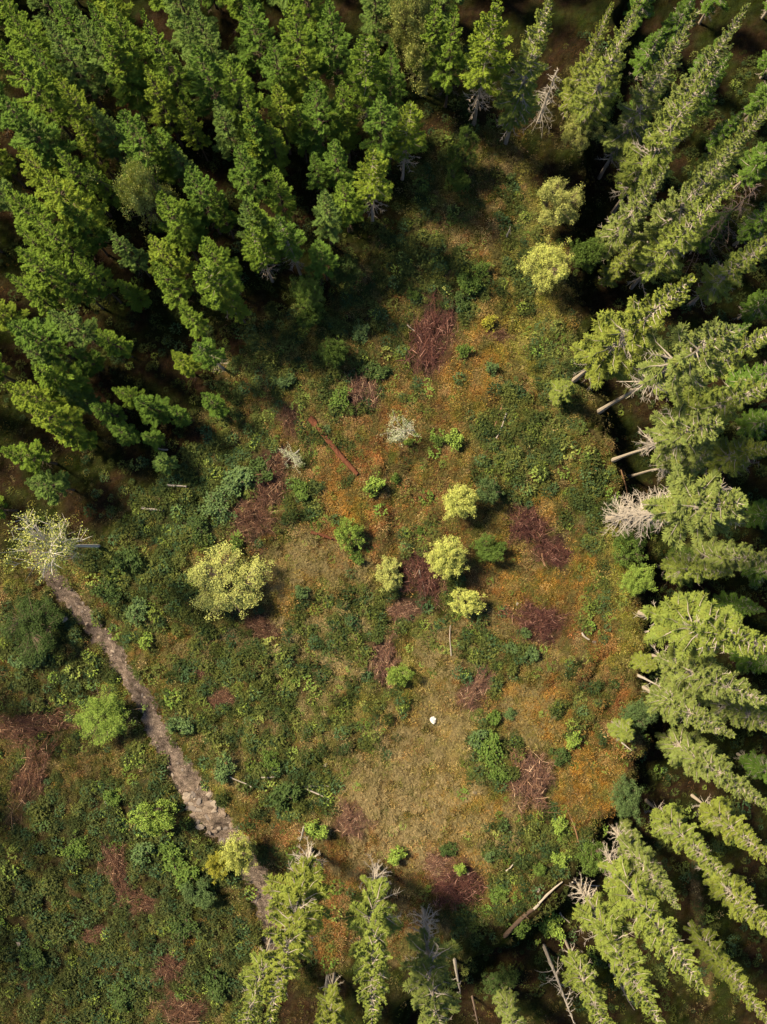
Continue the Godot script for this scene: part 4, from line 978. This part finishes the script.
func build_brush() -> void:
	var r := RandomNumberGenerator.new()
	r.seed = 61
	var mat := StandardMaterial3D.new()
	mat.vertex_color_use_as_albedo = true
	mat.roughness = 1.0
	mat.metallic_specular = 0.04
	var tan_: StandardMaterial3D = mat.duplicate()
	mat.albedo_color = Color(0.86, 0.84, 0.82)
	var purple: StandardMaterial3D = mat.duplicate()
	purple.albedo_color = Color(0.78, 0.71, 0.76)
	var shapes := [brush(r, 2100, 0.006), brush(r, 1900, 0.0065), brush(r, 2300, 0.0055), brush(r, 2000, 0.0065), brush(r, 2100, 0.006)]
	var names := ["large purple-brown brush pile in the upper clearing", "long brown brush pile at the left of the clearing", "brown twig heap below the long left brush pile", "upper left one of the two joined purple brush piles", "lower right one of the two joined purple brush piles", "purple brush pile beside the rust patch, lowest of three", "dark brush pile below the largest yellow sapling", "reddish twig heap under the dark middle pile", "reddish brush heap left of the upright green sapling", "tall-rimmed brown brush pile at the lower right", "pale slash streak above the green bush mass", "purple brush pile at the bottom of the clearing", "orange-brown twig litter left of the bottom brush pile", "wide brown brush patch at the left edge", "long brown brush patch below the left edge patch", "narrow brown brush patch in the left undergrowth", "brown twig heap at the foot of the narrow patch", "small brown twig heap in the lower left", "small red-brown heap in the lower left undergrowth", "brown heap at the bottom left edge", "small twig heap above the middle bottom spruce", "dark twig heap right of the path bushes", "twig heap under the broad pale sallow", "brown heap left below the upper brush pile", "dark little heap at the right of the upper clearing", "red little heap above the red log", "tiny dark heap in the left greenery"]
	for k in names.size():
		var q: Array = PATCHES.slash[k]
		var p := put_down(ground(q[0], q[1]))
		var o := thing("brush_pile", p)
		o.rotation.y = -deg_to_rad(q[4]) + (PI if k % 2 else 0.0)
		var rx: float = q[2] * 60.0 / focal
		var rz: float = q[3] * 60.0 / focal
		var high: float = clampf(minf(rx, rz) * 0.9, 0.5, 1.6)
		o.scale = Vector3(rx, high, rz)
		var twigs := piece("twigs", shapes[k % 5], purple if k in [0, 3, 4, 5, 6, 11] else tan_ if k in [8, 9, 10, 12, 20, 23, 7] else mat, o)
		twigs.set_meta("kind", "stuff")
		tag(o, names[k], "brush pile", "brush piles")

# ------------------------------------------------------------------ low ground cover (stuff)
func scatter(called: String, m: Mesh, mat: Material, tries: int, r: RandomNumberGenerator, chance: Callable, tint: Callable, small: float, large: float, area: Rect2, parent: Node3D = self) -> void:
	var buf := PackedFloat32Array()
	var count := 0
	for k in tries:
		var x := area.position.x + r.randf() * area.size.x
		var z := area.position.y + r.randf() * area.size.y
		if r.randf() > chance.call(x, z):
			continue
		var s := lerpf(small, large, r.randf() * r.randf())
		var h := s * r.randf_range(0.75, 1.25)
		var a := r.randf() * TAU
		var c := cos(a) * s
		var d := sin(a) * s
		var col: Color = tint.call(x, z)
		buf.append_array([c, 0, d, x, 0, h, 0, height(x, z), -d, 0, c, z, col.r, col.g, col.b, 1.0])
		count += 1
	var mm := MultiMesh.new()
	mm.transform_format = MultiMesh.TRANSFORM_3D
	mm.use_colors = true
	mm.mesh = m
	mm.instance_count = count
	mm.buffer = buf
	var o := MultiMeshInstance3D.new()
	o.name = called
	o.multimesh = mm
	o.material_override = mat
	o.set_meta("kind", "stuff")
	parent.add_child(o, true)
	print(called, " ", count)

func tuft(r: RandomNumberGenerator, blades: int, tall: float, wide: float) -> ArrayMesh:
	var v := PackedVector3Array()
	var c := PackedColorArray()
	for k in blades:
		var a := r.randf() * TAU
		var out_ := Vector3(cos(a), 0, sin(a))
		var p := out_ * r.randf() * 0.12 + Vector3.DOWN * 0.03
		var h := tall * r.randf_range(0.6, 1.1)
		var lean := r.randf_range(0.3, 1.1)
		var m := p + Vector3.UP * h * 0.65 + out_ * lean * h * 0.45
		var e := p + Vector3.UP * h * 0.8 + out_ * lean * h * 1.1
		var s := out_.cross(Vector3.UP) * wide
		v.append_array([p - s, p + s, m + s * 0.8, p - s, m + s * 0.8, m - s * 0.8, m - s * 0.8, m + s * 0.8, e])
		var q := r.randf_range(0.75, 1.25)
		for i in 9:
			c.append(Color(q, q, q))
	return mesh_of(v, c)

func herb(r: RandomNumberGenerator, leaves: int, leaf: float, dome: float) -> ArrayMesh:
	var v := PackedVector3Array()
	var c := PackedColorArray()
	for k in leaves:
		var a := r.randf() * TAU
		var d := sqrt(r.randf())
		var p := Vector3(cos(a) * d * 0.5, dome * (1.0 - d * d * 0.8) * r.randf_range(0.5, 1.0), sin(a) * d * 0.5)
		var b := a + r.randf_range(-1.4, 1.4)
		var g := Vector3(cos(b), r.randf_range(-0.5, 0.5), sin(b)).normalized()
		var side := g.cross(Vector3(r.randf_range(-0.4, 0.4), 1, r.randf_range(-0.4, 0.4))).normalized()
		var q := r.randf_range(0.7, 1.3)
		kite(v, c, p, g, side, leaf * r.randf_range(0.7, 1.3), leaf * 0.7, Color(q * r.randf_range(0.9, 1.12), q, q * r.randf_range(0.85, 1.15)))
	return mesh_of(v, c)

func build_cover() -> void:
	var r := RandomNumberGenerator.new()
	r.seed = 1234
	var mat := leaf_mat("plain")
	var frame := Rect2(-33, -42, 66, 84)
	var knoll := Rect2(-33, -40, 62, 82)
	var off_path := func(x, z):
		if r.randf() > 0.12 + 0.88 * weight("open", x, z):
			return 0.0
		if x > -8.0 or z < 0.0:
			return 1.0
		var w := path_near(Vector2(x, z))
		return smoothstep(w.y * 0.8, w.y * 1.05 + 0.3, w.x + n_fine.get_noise_2d(x, z) * 0.9)
	scatter("leafy_undergrowth", herb(r, 46, 0.17, 0.55), mat, 230000, r,
		func(x, z): return off_path.call(x, z) * clampf(weight("leafy", x, z) * 0.95 * (0.5 + n_mid.get_noise_2d(x * 1.9, z * 1.9 + 9) * 2.2) - weight("slash", x, z) * 0.9, 0, 1),
		func(x, z):
			var k := n_mid.get_noise_2d(x + 200, z * 1.1) + r.randf_range(-0.3, 0.3)
			var c := Color(0.021, 0.031, 0.010).lerp(Color(0.060, 0.070, 0.018), clampf(0.4 + k * 1.2, 0, 1))
			c = c.lerp(Color(0.026, 0.031, 0.012), 0.6 * weight("dimmed_scrub", x, z))  # same lower-left shade mixed into the leaf colour
			if r.randf() < 0.06:
				c = Color(0.09, 0.12, 0.024)
			return c.lerp(Color(0.024, 0.050, 0.024), 0.7 if r.randf() < 0.22 else 0.0) * r.randf_range(0.55, 1.5),
		0.3, 1.15, frame)
	scatter("meadow_herbs", herb(r, 22, 0.14, 0.4), mat, 120000, r,
		func(x, z): return off_path.call(x, z) * clampf(0.32 + n_mid.get_noise_2d(x * 1.9 + 77, z * 1.9) * 1.6 - weight("slash", x, z) * 0.8 - weight("orange", x, z) * 0.25 - weight("straw", x, z) * 0.15, 0.02, 1) * 0.7,
		func(x, z):
			var c := Color(0.042, 0.052, 0.013).lerp(Color(0.110, 0.106, 0.026), r.randf())
			if r.randf() < 0.22:
				c = c.lerp(mosaic(x + 9, z), 0.8)
			if r.randf() < 0.07:
				c = Color(0.13, 0.155, 0.04)
			return c * r.randf_range(0.7, 1.3),
		0.2, 0.75, frame)
	scatter("dry_grass", tuft(r, 16, 0.5, 0.016), mat, 420000, r,
		func(x, z): return off_path.call(x, z) * clampf(weight("straw", x, z) * 0.55 + 0.02 + n_mid.get_noise_2d(x * 1.6 + 13, z * 1.6) * 1.0 - weight("slash", x, z) * 0.8 - weight("leafy", x, z) * 0.5, 0, 1) * 0.62,
		func(x, z): return Color(0.058, 0.055, 0.018).lerp(Color(0.21, 0.165, 0.085), clampf(weight("straw", x, z) * r.randf_range(0.4, 1.1) + r.randf() * 0.15, 0, 1)) * r.randf_range(0.75, 1.25),
		0.4, 1.0, knoll)
	scatter("moss_and_heath", herb(r, 30, 0.085, 0.22), mat, 260000, r,
		func(x, z): return off_path.call(x, z) * clampf(maxf(maxf(weight("rust", x, z), weight("orange", x, z)), weight("moss", x, z)) + 0.4 - weight("slash", x, z) * 0.7 - weight("leafy", x, z) * 0.5, 0, 1) * 0.62,
		func(x, z): return ground_color(x, z).lerp(mosaic(x + 3, z), r.randf() * 0.4) * r.randf_range(0.6, 1.75),
		0.5, 1.3, knoll)
	scatter("seedlings", herb(r, 40, 0.2, 0.45), mat, 3200, r,
		func(x, z): return off_path.call(x, z) * clampf(0.35 + n_big.get_noise_2d(x * 2.0, z * 2.0) - weight("slash", x, z), 0, 1),
		func(x, z): return Color(0.070, 0.115, 0.022).lerp(Color(0.15, 0.165, 0.045), r.randf() * r.randf()) * r.randf_range(0.6, 1.2),
		0.35, 1.3, knoll)
	scatter("twig_litter", brush(r, 16, 0.016), mat, 50000, r,
		func(x, z): return off_path.call(x, z) * clampf(weight("slash", x, z) * 0.8 + 0.10, 0, 1) * 0.5,
		func(x, z): return Color(1, 1, 1) * r.randf_range(0.8, 1.3),
		0.35, 0.9, knoll)

# ------------------------------------------------------------------
func _ready() -> void:
	var cam := Camera3D.new()
	cam.name = "camera"
	cam.position = EYE
	cam.basis = look
	cam.fov = FOV
	cam.near = 0.5
	cam.far = 1500
	cam.current = true
	add_child(cam)
	var env := Environment.new()
	env.background_mode = Environment.BG_SKY
	var sm := ProceduralSkyMaterial.new()
	sm.sky_top_color = Color(0.50, 0.60, 0.76)
	sm.sky_horizon_color = Color(0.72, 0.78, 0.84)
	sm.ground_bottom_color = Color(0.10, 0.10, 0.08)
	sm.ground_horizon_color = Color(0.35, 0.36, 0.34)
	sm.sky_energy_multiplier = 0.55
	var sky := Sky.new()
	sky.sky_material = sm
	env.sky = sky
	env.tonemap_mode = Environment.TONE_MAPPER_LINEAR
	env.tonemap_exposure = 5.3
	env.sdfgi_enabled = true
	env.ssao_enabled = true
	env.ssil_enabled = true
	var we := WorldEnvironment.new()
	we.name = "world_environment"
	we.environment = env
	add_child(we)
	var sun := DirectionalLight3D.new()
	sun.name = "sun"
	sun.light_energy = 1.2
	sun.light_color = Color(1.0, 0.92, 0.78)
	sun.light_angular_distance = 10.0
	sun.shadow_enabled = true
	sun.basis = Basis.looking_at(-SUN_FROM.normalized())
	add_child(sun)
	var t0 := Time.get_ticks_msec()
	noise_setup()
	terrain()
	lay_cover()
	lay_clearing()
	print("terrain ", Time.get_ticks_msec() - t0)
	build_ground()
	print("ground ", Time.get_ticks_msec() - t0)
	build_path_and_stones()
	print("path ", Time.get_ticks_msec() - t0)
	build_forest()
	print("forest ", Time.get_ticks_msec() - t0)
	build_dead()
	build_leafy()
	build_bare_trees()
	build_fallen()
	build_brush()
	print("things ", Time.get_ticks_msec() - t0)
	build_cover()
	print("cover ", Time.get_ticks_msec() - t0)
